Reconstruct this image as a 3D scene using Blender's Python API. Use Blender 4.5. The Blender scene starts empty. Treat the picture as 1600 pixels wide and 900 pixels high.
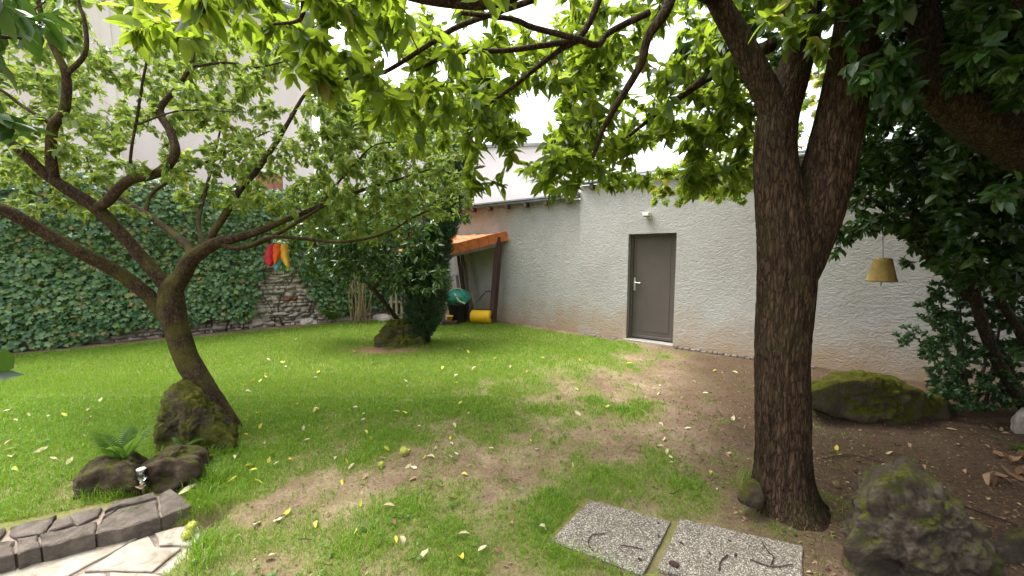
import bpy, bmesh, math, random
import numpy as np
from mathutils import Vector, Matrix

# ------------------------------------------------------------------ camera, sky, sun, exposure
SC = bpy.context.scene
COL = SC.collection
PITCH = math.radians(5.0)
CAMH = 1.6
cd = bpy.data.cameras.new('camera')
cam = bpy.data.objects.new('camera', cd)
COL.objects.link(cam)
cam.location = (0, 0, CAMH)
cam.rotation_euler = (math.radians(90) - PITCH, 0, 0)
cd.sensor_width = 36.0
cd.lens = 36.0 * 600.0 / 1600.0
cd.clip_start = 0.02
cd.clip_end = 3000
SC.camera = cam

SUN_EL, SUN_AZ = math.radians(66), math.radians(-70)      # azimuth from +Y towards +X
world = bpy.data.worlds.new('World')
SC.world = world
world.use_nodes = True
wn = world.node_tree
bg = wn.nodes['Background']
sky = wn.nodes.new('ShaderNodeTexSky')
sky.sky_type = 'NISHITA'
sky.sun_disc = False
sky.sun_elevation = SUN_EL
sky.sun_rotation = SUN_AZ
sky.air_density = 1.0
sky.dust_density = 6.0
sky.ozone_density = 1.0
hs = wn.nodes.new('ShaderNodeHueSaturation')
hs.inputs['Saturation'].default_value = 0.22
wn.links.new(sky.outputs[0], hs.inputs['Color'])
wn.links.new(hs.outputs[0], bg.inputs['Color'])
bg.inputs['Strength'].default_value = 0.15

sl = bpy.data.lights.new('sun', 'SUN')
sl.energy = 1.1
sl.angle = math.radians(28)
sl.color = (1.0, 0.96, 0.9)
sun = bpy.data.objects.new('sun', sl)
COL.objects.link(sun)
sd = Vector((math.sin(SUN_AZ) * math.cos(SUN_EL), math.cos(SUN_AZ) * math.cos(SUN_EL), math.sin(SUN_EL)))
sun.rotation_euler = sd.to_track_quat('Z', 'Y').to_euler()
sun.location = sd * 60

vs = SC.view_settings
vs.view_transform = 'Standard'
vs.look = 'None'
vs.gamma = 1.0
vs.exposure = 2.12
vs.use_curve_mapping = False
SC.cycles.use_denoising = True
SC.cycles.max_bounces = 8
SC.cycles.diffuse_bounces = 4
SC.cycles.transmission_bounces = 6
SC.cycles.transparent_max_bounces = 8
SC.cycles.caustics_reflective = False
SC.cycles.caustics_refractive = False

RNG = np.random.default_rng(7)
random.seed(7)

# ------------------------------------------------------------------ helpers
CP, SP = math.cos(PITCH), math.sin(PITCH)


def ray(px, py):
    u = (px - 800) / 600.0
    v = (450 - py) / 600.0
    return np.array([u, CP + v * SP, -SP + v * CP])


def G(px, py, z=0.0):
    d = ray(px, py)
    t = (z - CAMH) / d[2]
    return np.array([0, 0, CAMH]) + d * t


def D(px, py, Y):
    d = ray(px, py)
    return np.array([0, 0, CAMH]) + d * (Y / d[1])


def project(P):
    P = np.asarray(P, float)
    rel = P - np.array([0, 0, CAMH])
    dep = rel[:, 1] * CP - rel[:, 2] * SP
    up = rel[:, 1] * SP + rel[:, 2] * CP
    dd = np.maximum(dep, 1e-4)
    return 800 + 600 * rel[:, 0] / dd, 450 - 600 * up / dd, dep


def nrm(v):
    v = np.asarray(v, float)
    return v / np.maximum(np.linalg.norm(v, axis=-1, keepdims=True), 1e-9)


def sst(a, b, x):
    t = np.clip((x - a) / (b - a), 0, 1)
    return t * t * (3 - 2 * t)


def hash3(i, j, k, s):
    h = np.sin(i * 127.1 + j * 311.7 + k * 74.7 + s * 53.3) * 43758.5453
    return h - np.floor(h)


def vnoise(P, seed=0):
    P = np.asarray(P, float)
    I = np.floor(P)
    F = P - I
    F = F * F * (3 - 2 * F)
    r = 0
    for a in (0, 1):
        for b in (0, 1):
            for c in (0, 1):
                w = (F[:, 0] if a else 1 - F[:, 0]) * (F[:, 1] if b else 1 - F[:, 1]) * (F[:, 2] if c else 1 - F[:, 2])
                r = r + w * hash3(I[:, 0] + a, I[:, 1] + b, I[:, 2] + c, seed)
    return r


def fbm(P, seed=0, oct=4):
    P = np.asarray(P, float)
    r, a, t = 0, 0.5, 0
    for o in range(oct):
        r = r + a * vnoise(P, seed + o)
        t += a
        a *= 0.5
        P = P * 2.03 + 11.3
    return r / t


def fbm2(x, y, s, seed=0, oct=4):
    return fbm(np.stack([x * s, y * s, np.full_like(x, 0.37 + seed)], 1), seed, oct)


def origin(o):
    v = Vector((0, 0, 0))
    while o is not None:
        v += o.location
        o = o.parent
    return v


def tag(o, label=None, cat=None, group=None, kind=None):
    if label:
        o['label'] = label
    if cat:
        o['category'] = cat
    if group:
        o['group'] = group
    if kind:
        o['kind'] = kind
    return o


def thing(name, loc, label, cat, group=None):
    o = bpy.data.objects.new(name, None)
    o.empty_display_size = 0.1
    o.location = Vector([float(v) for v in loc])
    COL.objects.link(o)
    return tag(o, label, cat, group)


def link(name, me, parent=None, loc=None):
    o = bpy.data.objects.new(name, me)
    COL.objects.link(o)
    if parent is not None:
        o.parent = parent
    if loc is not None:
        o.location = Vector([float(v) for v in loc])
    return o


class MB:
    """collects world-space verts and polygons; build() links ONE mesh object"""

    def __init__(self):
        self.v, self.f, self.n = [], [], 0

    def add(self, verts, faces):
        verts = np.asarray(verts, float).reshape(-1, 3)
        faces = np.asarray(faces, int)
        self.v.append(verts)
        self.f.append(faces + self.n)
        self.n += len(verts)

    def poly(self, verts, faces):
        verts = np.asarray(verts, float).reshape(-1, 3)
        for f in faces:
            self.f.append(np.asarray([f], int) + self.n)
        self.v.append(verts)
        self.n += len(verts)

    def box(self, c, ex, ey, ez):
        """centre and three half-extent vectors"""
        c, ex, ey, ez = [np.asarray(q, float) for q in (c, ex, ey, ez)]
        V = [c + a * ex + b * ey + d * ez for a in (-1, 1) for b in (-1, 1) for d in (-1, 1)]
        F = [(0, 1, 3, 2), (4, 6, 7, 5), (0, 4, 5, 1), (2, 3, 7, 6), (0, 2, 6, 4), (1, 5, 7, 3)]
        self.add(V, F)

    def tube(self, P, R, seg=8, cap=True, jit=0.0, seed=0):
        P = np.asarray(P, float)
        R = np.asarray(R, float) * np.ones(len(P))
        T = np.gradient(P, axis=0)
        T = nrm(T)
        ref = np.array([0.0, 0, 1]) if abs(T[0][2]) < 0.9 else np.array([1.0, 0, 0])
        N = nrm(np.cross(T[0], ref))
        rings = []
        ang = np.arange(seg) * 2 * math.pi / seg
        for i in range(len(P)):
            N = nrm(N - T[i] * np.dot(N, T[i]))
            B = np.cross(T[i], N)
            ring = P[i] + R[i] * (np.cos(ang)[:, None] * N + np.sin(ang)[:, None] * B)
            rings.append(ring)
        V = np.concatenate(rings)
        if jit:
            C0 = np.repeat(P, seg, axis=0)
            nn = fbm(V * 9, seed, 3) - 0.5
            V = C0 + (V - C0) * (1 + jit * nn[:, None])
        n = len(P)
        i = np.arange(n - 1)[:, None] * seg
        j = np.arange(seg)[None, :]
        j2 = (j + 1) % seg
        F = np.stack([i + j, i + j2, i + seg + j2, i + seg + j], -1).reshape(-1, 4)
        base = self.n
        self.add(V, F)
        if cap:
            self.f.append(np.asarray([list(range(seg))[::-1]]) + base)
            self.f.append(np.asarray([[(n - 1) * seg + k for k in range(seg)]]) + base)

    def mesh(self, name, off=(0, 0, 0), smooth=True):
        me = bpy.data.meshes.new(name)
        V = np.concatenate(self.v) - np.asarray(off, float)
        tot = np.concatenate([np.full(len(f), f.shape[1]) for f in self.f])
        idx = np.concatenate([f.ravel() for f in self.f])
        me.vertices.add(len(V))
        me.vertices.foreach_set('co', V.astype(np.float32).ravel())
        me.loops.add(len(idx))
        me.loops.foreach_set('vertex_index', idx.astype(np.int32))
        me.polygons.add(len(tot))
        st = np.concatenate([[0], np.cumsum(tot)[:-1]])
        me.polygons.foreach_set('loop_start', st.astype(np.int32))
        me.polygons.foreach_set('loop_total', tot.astype(np.int32))
        me.polygons.foreach_set('use_smooth', np.full(len(tot), smooth, dtype=bool))
        me.update(calc_edges=True)
        me.validate()
        return me

    def build(self, name, mat, parent=None, smooth=False, loc=None):
        """parent: verts made relative to it; no parent: loc is the origin"""
        off = origin(parent) if parent is not None else Vector([float(q) for q in (loc if loc is not None else (0, 0, 0))])
        me = self.mesh(name, tuple(off), smooth)
        if mat:
            me.materials.append(mat)
        return link(name, me, parent, None if parent is not None else off)


def bevel(o, w, seg=2, harden=False):
    m = o.modifiers.new('bevel', 'BEVEL')
    m.width = w
    m.segments = seg
    m.limit_method = 'ANGLE'
    return o


def spline(ctrl, step=0.05):
    """Catmull-Rom through rows (x,y,z,r)"""
    C = np.asarray(ctrl, float)
    if len(C) == 2:
        n = max(2, int(np.linalg.norm(C[1, :3] - C[0, :3]) / step))
        t = np.linspace(0, 1, n + 1)[:, None]
        return C[0] * (1 - t) + C[1] * t
    E = np.vstack([2 * C[0] - C[1], C, 2 * C[-1] - C[-2]])
    out = []
    for i in range(1, len(E) - 2):
        p0, p1, p2, p3 = E[i - 1], E[i], E[i + 1], E[i + 2]
        n = max(2, int(np.linalg.norm(p2[:3] - p1[:3]) / step))
        t = (np.arange(n) / n)[:, None]
        out.append(0.5 * ((2 * p1) + (-p0 + p2) * t + (2 * p0 - 5 * p1 + 4 * p2 - p3) * t ** 2 + (-p0 + 3 * p1 - 3 * p2 + p3) * t ** 3))
    out.append(E[-2][None])
    r = np.concatenate(out)
    r[:, 3] = np.maximum(r[:, 3], 0.0015)
    return r


def pxs(rows):
    """rows (px,py,depth,radius in metres) -> world (x,y,z,r)"""
    return np.array([list(D(a, b, c)) + [r] for a, b, c, r in rows])


# ------------------------------------------------------------------ materials
def newmat(name):
    m = bpy.data.materials.new(name)
    m.use_nodes = True
    nt = m.node_tree
    return m, nt, nt.nodes['Principled BSDF']


def nd(nt, typ, **kw):
    n = nt.nodes.new(typ)
    for k, v in kw.items():
        if hasattr(n, k) and k not in n.inputs:
            setattr(n, k, v)
        else:
            n.inputs[k].default_value = v
    return n


def ramp(nt, fac, cols):
    r = nt.nodes.new('ShaderNodeValToRGB')
    e = r.color_ramp.elements
    while len(e) < len(cols):
        e.new(0.5)
    for el, (p, c) in zip(e, cols):
        el.position = p
        el.color = (c[0], c[1], c[2], 1)
    nt.links.new(fac, r.inputs[0])
    return r.outputs[0]


def coords(nt, scale=(1, 1, 1), kind='Object'):
    tc = nt.nodes.new('ShaderNodeTexCoord')
    mp = nt.nodes.new('ShaderNodeMapping')
    mp.inputs['Scale'].default_value = scale
    nt.links.new(tc.outputs[kind], mp.inputs[0])
    return mp.outputs[0]


def noise(nt, vec, scale, detail=5, rough=0.6, dist=0.0):
    n = nd(nt, 'ShaderNodeTexNoise', Scale=scale, Detail=detail, Roughness=rough, Distortion=dist)
    nt.links.new(vec, n.inputs['Vector'])
    return n.outputs[0]


def mixc(nt, fac, a, b, mode='MIX'):
    m = nt.nodes.new('ShaderNodeMix')
    m.data_type = 'RGBA'
    m.blend_type = mode
    for k, v in ((0, fac), (6, a), (7, b)):
        if hasattr(v, 'is_output'):
            nt.links.new(v, m.inputs[k])
        elif k == 0:
            m.inputs[0].default_value = v
        else:
            m.inputs[k].default_value = (v[0], v[1], v[2], 1)
    return m.outputs[2]


def math_(nt, op, a, b=None, c=None, clamp=False):
    m = nt.nodes.new('ShaderNodeMath')
    m.operation = op
    m.use_clamp = clamp
    for i, v in enumerate((a, b, c)):
        if v is None:
            continue
        if hasattr(v, 'is_output'):
            nt.links.new(v, m.inputs[i])
        else:
            m.inputs[i].default_value = v
    return m.outputs[0]


def bump(nt, bs, h, strength=0.5, dist=0.01, prev=None):
    b = nt.nodes.new('ShaderNodeBump')
    b.inputs['Strength'].default_value = strength
    b.inputs['Distance'].default_value = dist
    nt.links.new(h, b.inputs['Height'])
    if prev is not None:
        nt.links.new(prev, b.inputs['Normal'])
    if bs is not None:
        nt.links.new(b.outputs[0], bs.inputs['Normal'])
    return b.outputs[0]


def pmat(name, cols, scale=6, detail=6, rough=0.8, bs=0.4, bscale=None, bdist=0.01, stretch=(1, 1, 1), metal=0.0, spec=0.3, dist=0.3):
    m, nt, b = newmat(name)
    v = coords(nt, stretch)
    f = noise(nt, v, scale, detail, 0.62, dist)
    if isinstance(cols[0], (int, float)):
        cols = [(0.3, [c * 0.8 for c in cols]), (0.7, [c * 1.15 for c in cols])]
    nt.links.new(ramp(nt, f, cols), b.inputs['Base Color'])
    b.inputs['Roughness'].default_value = rough
    b.inputs['Metallic'].default_value = metal
    b.inputs['Specular IOR Level'].default_value = spec
    if bs:
        bump(nt, b, noise(nt, v, bscale or scale * 4, 6, 0.7), bs, bdist)
    return m


def leafmat(name, cols, trans, tfac=0.4, rough=0.42, odd=None):
    """cols: ramp over the leaf's own random number; trans: colour seen with light behind"""
    m, nt, b = newmat(name)
    geo = nt.nodes.new('ShaderNodeNewGeometry')
    oi = nt.nodes.new('ShaderNodeObjectInfo')
    r = math_(nt, 'FRACT', math_(nt, 'ADD', geo.outputs['Random Per Island'], oi.outputs['Random']))
    c = ramp(nt, r, cols)
    v = coords(nt)
    c2 = mixc(nt, 0.35, c, ramp(nt, noise(nt, v, 14, 3), [(0.3, (0.55, 0.6, 0.5)), (0.7, (1.25, 1.2, 1.0))]), 'MULTIPLY')
    nt.links.new(c2, b.inputs['Base Color'])
    b.inputs['Roughness'].default_value = rough
    b.inputs['Specular IOR Level'].default_value = 0.45
    t = nt.nodes.new('ShaderNodeBsdfTranslucent')
    tc = mixc(nt, 0.6, c2, trans)
    nt.links.new(tc, t.inputs['Color'])
    mx = nt.nodes.new('ShaderNodeMixShader')
    mx.inputs[0].default_value = tfac
    nt.links.new(b.outputs[0], mx.inputs[1])
    nt.links.new(t.outputs[0], mx.inputs[2])
    nt.links.new(mx.outputs[0], nt.nodes['Material Output'].inputs[0])
    return m


def barkmat(name, dark, mid, light, moss=None, mossfac=0.5, vs_=22, stretch=(1, 1, 0.22), bs=0.9, bd=0.012):
    m, nt, b = newmat(name)
    v = coords(nt, stretch)
    n1 = noise(nt, v, vs_ * 0.55, 5, 0.6, 0.9)
    rid = math_(nt, 'SUBTRACT', 1.0, math_(nt, 'MULTIPLY', math_(nt, 'ABSOLUTE', math_(nt, 'SUBTRACT', n1, 0.5)), 5.0), clamp=True)
    n2 = noise(nt, v, vs_ * 2.2, 6, 0.7, 0.5)
    wn_ = nd(nt, 'ShaderNodeTexNoise', Scale=vs_ * 0.8, Detail=4, Roughness=0.6)
    nt.links.new(v, wn_.inputs['Vector'])
    wv = nt.nodes.new('ShaderNodeVectorMath')
    wv.operation = 'MULTIPLY_ADD'
    nt.links.new(wn_.outputs['Color'], wv.inputs[0])
    wv.inputs[1].default_value = (0.07, 0.07, 0.07)
    nt.links.new(v, wv.inputs[2])
    vo = nd(nt, 'ShaderNodeTexVoronoi', Scale=vs_ * 1.7, feature='DISTANCE_TO_EDGE')
    nt.links.new(wv.outputs[0], vo.inputs['Vector'])
    crack = math_(nt, 'MULTIPLY', vo.outputs['Distance'], 5.0, clamp=True)
    h = math_(nt, 'ADD', math_(nt, 'MULTIPLY', math_(nt, 'SUBTRACT', 1.0, rid), 0.3), math_(nt, 'MULTIPLY', n2, 0.5))
    h = math_(nt, 'ADD', math_(nt, 'MULTIPLY', h, 0.75), math_(nt, 'MULTIPLY', crack, 0.3))
    c = ramp(nt, h, [(0.2, dark), (0.55, mid), (0.95, light)])
    v2 = coords(nt)
    if moss:
        f = noise(nt, v2, 4.5, 5, 0.6)
        geo = nt.nodes.new('ShaderNodeNewGeometry')
        sx = nt.nodes.new('ShaderNodeSeparateXYZ')
        nt.links.new(geo.outputs['Normal'], sx.inputs[0])
        f2 = math_(nt, 'ADD', f, math_(nt, 'MULTIPLY', sx.outputs[2], 0.12))
        ff = math_(nt, 'MULTIPLY', math_(nt, 'SUBTRACT', f2, 0.5), 6.0, clamp=True)
        c = mixc(nt, math_(nt, 'MULTIPLY', ff, mossfac), c, moss)
    nt.links.new(c, b.inputs['Base Color'])
    b.inputs['Roughness'].default_value = 0.9
    b.inputs['Specular IOR Level'].default_value = 0.15
    p = bump(nt, None, h, bs, bd)
    bump(nt, b, noise(nt, v2, 90, 4), 0.35, 0.003, p)
    return m


def rockmat(name, cols, moss, mossamt=0.5, scale=5):
    m, nt, b = newmat(name)
    v = coords(nt)
    c = ramp(nt, noise(nt, v, scale, 8, 0.7, 0.8), cols)
    geo = nt.nodes.new('ShaderNodeNewGeometry')
    sx = nt.nodes.new('ShaderNodeSeparateXYZ')
    nt.links.new(geo.outputs['Normal'], sx.inputs[0])
    f = math_(nt, 'ADD', noise(nt, v, 5.5, 7, 0.72), math_(nt, 'MULTIPLY', sx.outputs[2], 0.16))
    f = math_(nt, 'MULTIPLY', math_(nt, 'SUBTRACT', f, 0.72 - 0.3 * mossamt), 7.0, clamp=True)
    mc = ramp(nt, noise(nt, v, 40, 4), [(0.3, [q * 0.5 for q in moss]), (0.7, [q * 1.3 for q in moss])])
    nt.links.new(mixc(nt, f, c, mc), b.inputs['Base Color'])
    b.inputs['Roughness'].default_value = 0.92
    b.inputs['Specular IOR Level'].default_value = 0.15
    p = bump(nt, None, noise(nt, v, 18, 9, 0.78), 1.0, 0.05)
    bump(nt, b, noise(nt, v, 90, 6, 0.75), 0.8, 0.012, p)
    return m


M = {}
M['bark_big'] = barkmat('bark_big', (0.009, 0.0055, 0.0035), (0.056, 0.033, 0.02), (0.15, 0.103, 0.07), (0.05, 0.06, 0.015), 0.25, 30, (1, 1, 0.2), 1.0, 0.016)
M['bark_left'] = barkmat('bark_left', (0.014, 0.009, 0.006), (0.065, 0.042, 0.026), (0.16, 0.115, 0.075), (0.085, 0.08, 0.014), 0.6, 30, (1, 1, 0.5), 0.7, 0.008)
M['bark_dark'] = barkmat('bark_dark', (0.018, 0.013, 0.009), (0.06, 0.045, 0.03), (0.14, 0.11, 0.08), (0.05, 0.06, 0.015), 0.3, 26, (1, 1, 0.4), 0.8)
M['twig'] = pmat('twig', (0.075, 0.055, 0.04), 20, 4, 0.85, 0.3)
M['twig_pale'] = pmat('twig_pale', [(0.3, (0.12, 0.095, 0.07)), (0.7, (0.24, 0.2, 0.15))], 25, 4, 0.85, 0.3)
M['leaf_chestnut'] = leafmat('leaf_chestnut', [(0.0, (0.03, 0.075, 0.01)), (0.5, (0.06, 0.12, 0.016)), (0.9, (0.11, 0.17, 0.022)), (0.97, (0.18, 0.19, 0.03)), (1.0, (0.26, 0.17, 0.05))], (0.45, 0.59, 0.035), 0.58, 0.5)
M['leaf_left'] = leafmat('leaf_left', [(0.0, (0.075, 0.135, 0.028)), (0.5, (0.125, 0.2, 0.045)), (0.9, (0.19, 0.25, 0.06)), (0.96, (0.34, 0.3, 0.04)), (1.0, (0.4, 0.3, 0.03))], (0.44, 0.58, 0.09), 0.52, 0.36)
M['leaf_ivy'] = leafmat('leaf_ivy', [(0.0, (0.035, 0.1, 0.048)), (0.5, (0.105, 0.205, 0.085)), (0.88, (0.175, 0.28, 0.1)), (0.965, (0.17, 0.21, 0.05)), (1.0, (0.34, 0.2, 0.08))], (0.12, 0.25, 0.03), 0.18, 0.35)
M['leaf_rhodo'] = leafmat('leaf_rhodo', [(0.0, (0.022, 0.055, 0.014)), (0.6, (0.045, 0.1, 0.022)), (1.0, (0.09, 0.16, 0.03))], (0.16, 0.3, 0.03), 0.22, 0.32)
M['leaf_light'] = leafmat('leaf_light', [(0.0, (0.06, 0.13, 0.025)), (0.6, (0.1, 0.19, 0.03)), (1.0, (0.2, 0.26, 0.04))], (0.3, 0.46, 0.05), 0.42)
M['leaf_yew'] = leafmat('leaf_yew', [(0.0, (0.02, 0.05, 0.026)), (0.7, (0.035, 0.082, 0.04)), (1.0, (0.06, 0.125, 0.06))], (0.05, 0.12, 0.02), 0.12, 0.4)
M['leaf_laurel'] = leafmat('leaf_laurel', [(0.0, (0.014, 0.042, 0.01)), (0.6, (0.028, 0.072, 0.015)), (1.0, (0.055, 0.115, 0.02))], (0.1, 0.22, 0.015), 0.2, 0.36)
M['leaf_box'] = leafmat('leaf_box', [(0.0, (0.02, 0.06, 0.02)), (0.6, (0.035, 0.09, 0.028)), (1.0, (0.07, 0.14, 0.04))], (0.1, 0.22, 0.03), 0.22, 0.3)
M['leaf_maple'] = leafmat('leaf_maple', [(0.0, (0.11, 0.2, 0.025)), (0.6, (0.17, 0.26, 0.03)), (0.86, (0.26, 0.28, 0.035)), (0.9, (0.4, 0.16, 0.07)), (1.0, (0.42, 0.2, 0.1))], (0.42, 0.55, 0.05), 0.5)
M['fern'] = leafmat('fern', [(0.0, (0.06, 0.14, 0.02)), (1.0, (0.11, 0.21, 0.03))], (0.24, 0.42, 0.04), 0.4)
M['grass'] = leafmat('grass', [(0.0, (0.085, 0.2, 0.01)), (0.6, (0.13, 0.275, 0.012)), (0.86, (0.22, 0.33, 0.03)), (0.95, (0.31, 0.31, 0.07)), (1.0, (0.38, 0.32, 0.13))], (0.3, 0.5, 0.02), 0.38, 0.5)
nt = M['grass'].node_tree
src = nt.nodes['Principled BSDF'].inputs['Base Color'].links[0].from_socket
big = mixc(nt, 0.75, src, ramp(nt, noise(nt, coords(nt), 1.6, 5, 0.65), [(0.32, (0.72, 0.85, 0.8)), (0.5, (1.0, 1.0, 1.0)), (0.68, (1.25, 1.12, 1.0))]), 'MULTIPLY')
nt.links.new(big, nt.nodes['Principled BSDF'].inputs['Base Color'])
M['fall_yellow'] = leafmat('fall_yellow', [(0.0, (0.5, 0.4, 0.03)), (0.6, (0.56, 0.48, 0.06)), (1.0, (0.42, 0.46, 0.06))], (0.6, 0.5, 0.05), 0.2, 0.6)
M['fall_buff'] = leafmat('fall_buff', [(0.0, (0.42, 0.32, 0.18)), (0.5, (0.5, 0.42, 0.27)), (1.0, (0.56, 0.5, 0.36))], (0.5, 0.4, 0.2), 0.15, 0.7)
M['fall_brown'] = leafmat('fall_brown', [(0.0, (0.16, 0.08, 0.04)), (0.5, (0.26, 0.15, 0.085)), (1.0, (0.36, 0.25, 0.16))], (0.4, 0.2, 0.1), 0.12, 0.7)
M['litter'] = leafmat('litter', [(0.0, (0.06, 0.035, 0.02)), (0.5, (0.15, 0.09, 0.05)), (0.9, (0.26, 0.17, 0.1)), (1.0, (0.42, 0.34, 0.22))], (0.2, 0.12, 0.06), 0.08, 0.85)
M['rock'] = rockmat('rock', [(0.3, (0.03, 0.023, 0.017)), (0.5, (0.1, 0.08, 0.06)), (0.72, (0.24, 0.2, 0.155))], (0.1, 0.11, 0.014), 0.55)
M['rock_moss'] = rockmat('rock_moss', [(0.3, (0.05, 0.038, 0.026)), (0.5, (0.11, 0.085, 0.06)), (0.7, (0.2, 0.165, 0.125))], (0.10, 0.105, 0.012), 0.95)
M['rock_earth'] = rockmat('rock_earth', [(0.3, (0.025, 0.017, 0.012)), (0.5, (0.085, 0.06, 0.042)), (0.7, (0.18, 0.14, 0.1))], (0.09, 0.1, 0.013), 0.5)
M['kerb'] = rockmat('kerb', [(0.3, (0.095, 0.078, 0.064)), (0.5, (0.19, 0.158, 0.132)), (0.72, (0.3, 0.255, 0.215))], (0.1, 0.11, 0.04), 0.1, 9)
M['flag'] = pmat('flag', [(0.28, (0.13, 0.1, 0.075)), (0.42, (0.23, 0.2, 0.155)), (0.7, (0.34, 0.305, 0.26))], 9, 8, 0.85, 0.5, 30, 0.006, dist=1.0)
M['mortar'] = pmat('mortar', [(0.3, (0.13, 0.1, 0.08)), (0.7, (0.25, 0.2, 0.16))], 25, 6, 0.95, 0.6, 80)
M['stone'] = pmat('stone', [(0.28, (0.28, 0.225, 0.185)), (0.5, (0.44, 0.38, 0.33)), (0.72, (0.56, 0.5, 0.45))], 8, 8, 0.92, 0.7, 25, 0.015, dist=0.8)
M['brick_red'] = pmat('brick_red', [(0.3, (0.25, 0.1, 0.07)), (0.7, (0.38, 0.17, 0.12))], 14, 6, 0.9, 0.5)
M['wallmortar'] = pmat('wallmortar', [(0.3, (0.26, 0.22, 0.19)), (0.7, (0.45, 0.4, 0.36))], 12, 6, 0.95, 0.7, 40, 0.02)
M['tile'] = pmat('tile', [(0.3, (0.5, 0.13, 0.045)), (0.7, (0.68, 0.22, 0.085))], 9, 6, 0.75, 0.3)
M['roof_orange'] = pmat('roof_orange', [(0.3, (0.42, 0.14, 0.07)), (0.7, (0.55, 0.22, 0.12))], 5, 6, 0.8, 0.4)
M['wood'] = pmat('wood', [(0.3, (0.09, 0.06, 0.045)), (0.7, (0.2, 0.15, 0.115))], 14, 6, 0.85, 0.5, stretch=(1, 1, 0.12))
M['wood_dark'] = pmat('wood_dark', [(0.3, (0.045, 0.024, 0.02)), (0.7, (0.1, 0.058, 0.05))], 14, 6, 0.8, 0.5, stretch=(1, 1, 0.12))
M['wood_grey'] = pmat('wood_grey', [(0.3, (0.2, 0.16, 0.125)), (0.7, (0.36, 0.3, 0.24))], 14, 6, 0.85, 0.5, stretch=(1, 1, 0.12))
M['zinc'] = pmat('zinc', [(0.3, (0.17, 0.2, 0.23)), (0.7, (0.27, 0.3, 0.33))], 5, 4, 0.5, 0.1, metal=0.4)
M['slate'] = pmat('slate', [(0.3, (0.2, 0.19, 0.2)), (0.7, (0.33, 0.32, 0.33))], 5, 6, 0.8, 0.3)
M['door'] = pmat('door', [(0.3, (0.083, 0.069, 0.063)), (0.7, (0.097, 0.081, 0.074))], 3, 4, 0.45, 0.05, 200, 0.001, spec=0.4)
M['metal'] = pmat('metal', (0.62, 0.62, 0.62), 8, 3, 0.3, 0.02, metal=0.9)
M['white'] = pmat('white', (0.72, 0.72, 0.7), 8, 4, 0.5, 0.1)
M['sill'] = pmat('sill', [(0.3, (0.22, 0.21, 0.19)), (0.7, (0.32, 0.3, 0.27))], 12, 6, 0.8, 0.3)
M['yellow'] = pmat('yellow', [(0.3, (0.72, 0.42, 0.01)), (0.7, (0.82, 0.5, 0.015))], 4, 5, 0.45, 0.1)
M['black'] = pmat('black', [(0.3, (0.02, 0.021, 0.025)), (0.7, (0.035, 0.036, 0.042))], 7, 4, 0.5, 0.15)
M['bag'] = pmat('bag', [(0.3, (0.03, 0.22, 0.17)), (0.7, (0.07, 0.36, 0.28))], 6, 5, 0.4, 0.6, 18, 0.02)
M['bag_pale'] = pmat('bag_pale', (0.5, 0.55, 0.4), 6, 5, 0.45, 0.4)
M['burr'] = pmat('burr', [(0.3, (0.3, 0.36, 0.05)), (0.7, (0.5, 0.52, 0.12))], 20, 4, 0.8, 0.3)
M['cone'] = pmat('cone', [(0.3, (0.03, 0.017, 0.014)), (0.7, (0.07, 0.04, 0.032))], 30, 4, 0.9, 0.6)
M['bell'] = pmat('bell', [(0.3, (0.28, 0.19, 0.06)), (0.7, (0.46, 0.33, 0.11))], 14, 6, 0.75, 0.5, 60, stretch=(1, 1, 0.5))
M['cord'] = pmat('cord', (0.06, 0.05, 0.04), 20, 3, 0.9, 0)
M['cane'] = pmat('cane', [(0.3, (0.16, 0.12, 0.06)), (0.7, (0.32, 0.25, 0.13))], 18, 4, 0.8, 0.3)
M['facade_pink'] = pmat('facade_pink', [(0.25, (0.58, 0.5, 0.48)), (0.5, (0.7, 0.64, 0.62)), (0.75, (0.78, 0.74, 0.72))], 0.8, 8, 0.9, 0.2, 12, stretch=(1, 1, 0.35))
M['facade_pale'] = pmat('facade_pale', [(0.3, (0.68, 0.62, 0.6)), (0.7, (0.76, 0.72, 0.7))], 0.9, 8, 0.9, 0.2, 12)
for nm, c in (('s_red', (0.6, 0.02, 0.05)), ('s_orange', (0.85, 0.16, 0.01)), ('s_yellow', (0.8, 0.5, 0.06)), ('s_blue', (0.12, 0.5, 0.66)), ('s_green', (0.35, 0.62, 0.14)), ('s_violet', (0.3, 0.2, 0.45))):
    M[nm] = leafmat(nm, [(0, c), (1, c)], c, 0.3, 0.6)

# painted render wall: trowelled relief, splash stains near the ground
m, nt, b = newmat('render_wall')
v = coords(nt)
base = ramp(nt, noise(nt, v, 0.9, 8, 0.7), [(0.3, (0.35, 0.34, 0.325)), (0.7, (0.455, 0.45, 0.44))])
fine = ramp(nt, noise(nt, v, 28, 6, 0.7, 1.2), [(0.3, (0.8, 0.8, 0.79)), (0.65, (1.05, 1.05, 1.05))])
c = mixc(nt, 0.7, base, fine, 'MULTIPLY')
sz = nt.nodes.new('ShaderNodeSeparateXYZ')
nt.links.new(v, sz.inputs[0])
hn = math_(nt, 'ADD', sz.outputs[2], math_(nt, 'MULTIPLY', math_(nt, 'SUBTRACT', noise(nt, v, 2.2, 6, 0.65), 0.5), 1.3))
stf = math_(nt, 'MULTIPLY', math_(nt, 'SUBTRACT', 0.72, hn), 1.5, clamp=True)
c = mixc(nt, math_(nt, 'MULTIPLY', stf, 0.85), c, (0.33, 0.235, 0.14))
v3 = coords(nt, (5, 5, 0.5))
stk = math_(nt, 'MULTIPLY', math_(nt, 'SUBTRACT', noise(nt, v3, 1.0, 6, 0.65), 0.53), 2.2, clamp=True)
c = mixc(nt, stk, c, (0.36, 0.33, 0.29))
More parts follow.
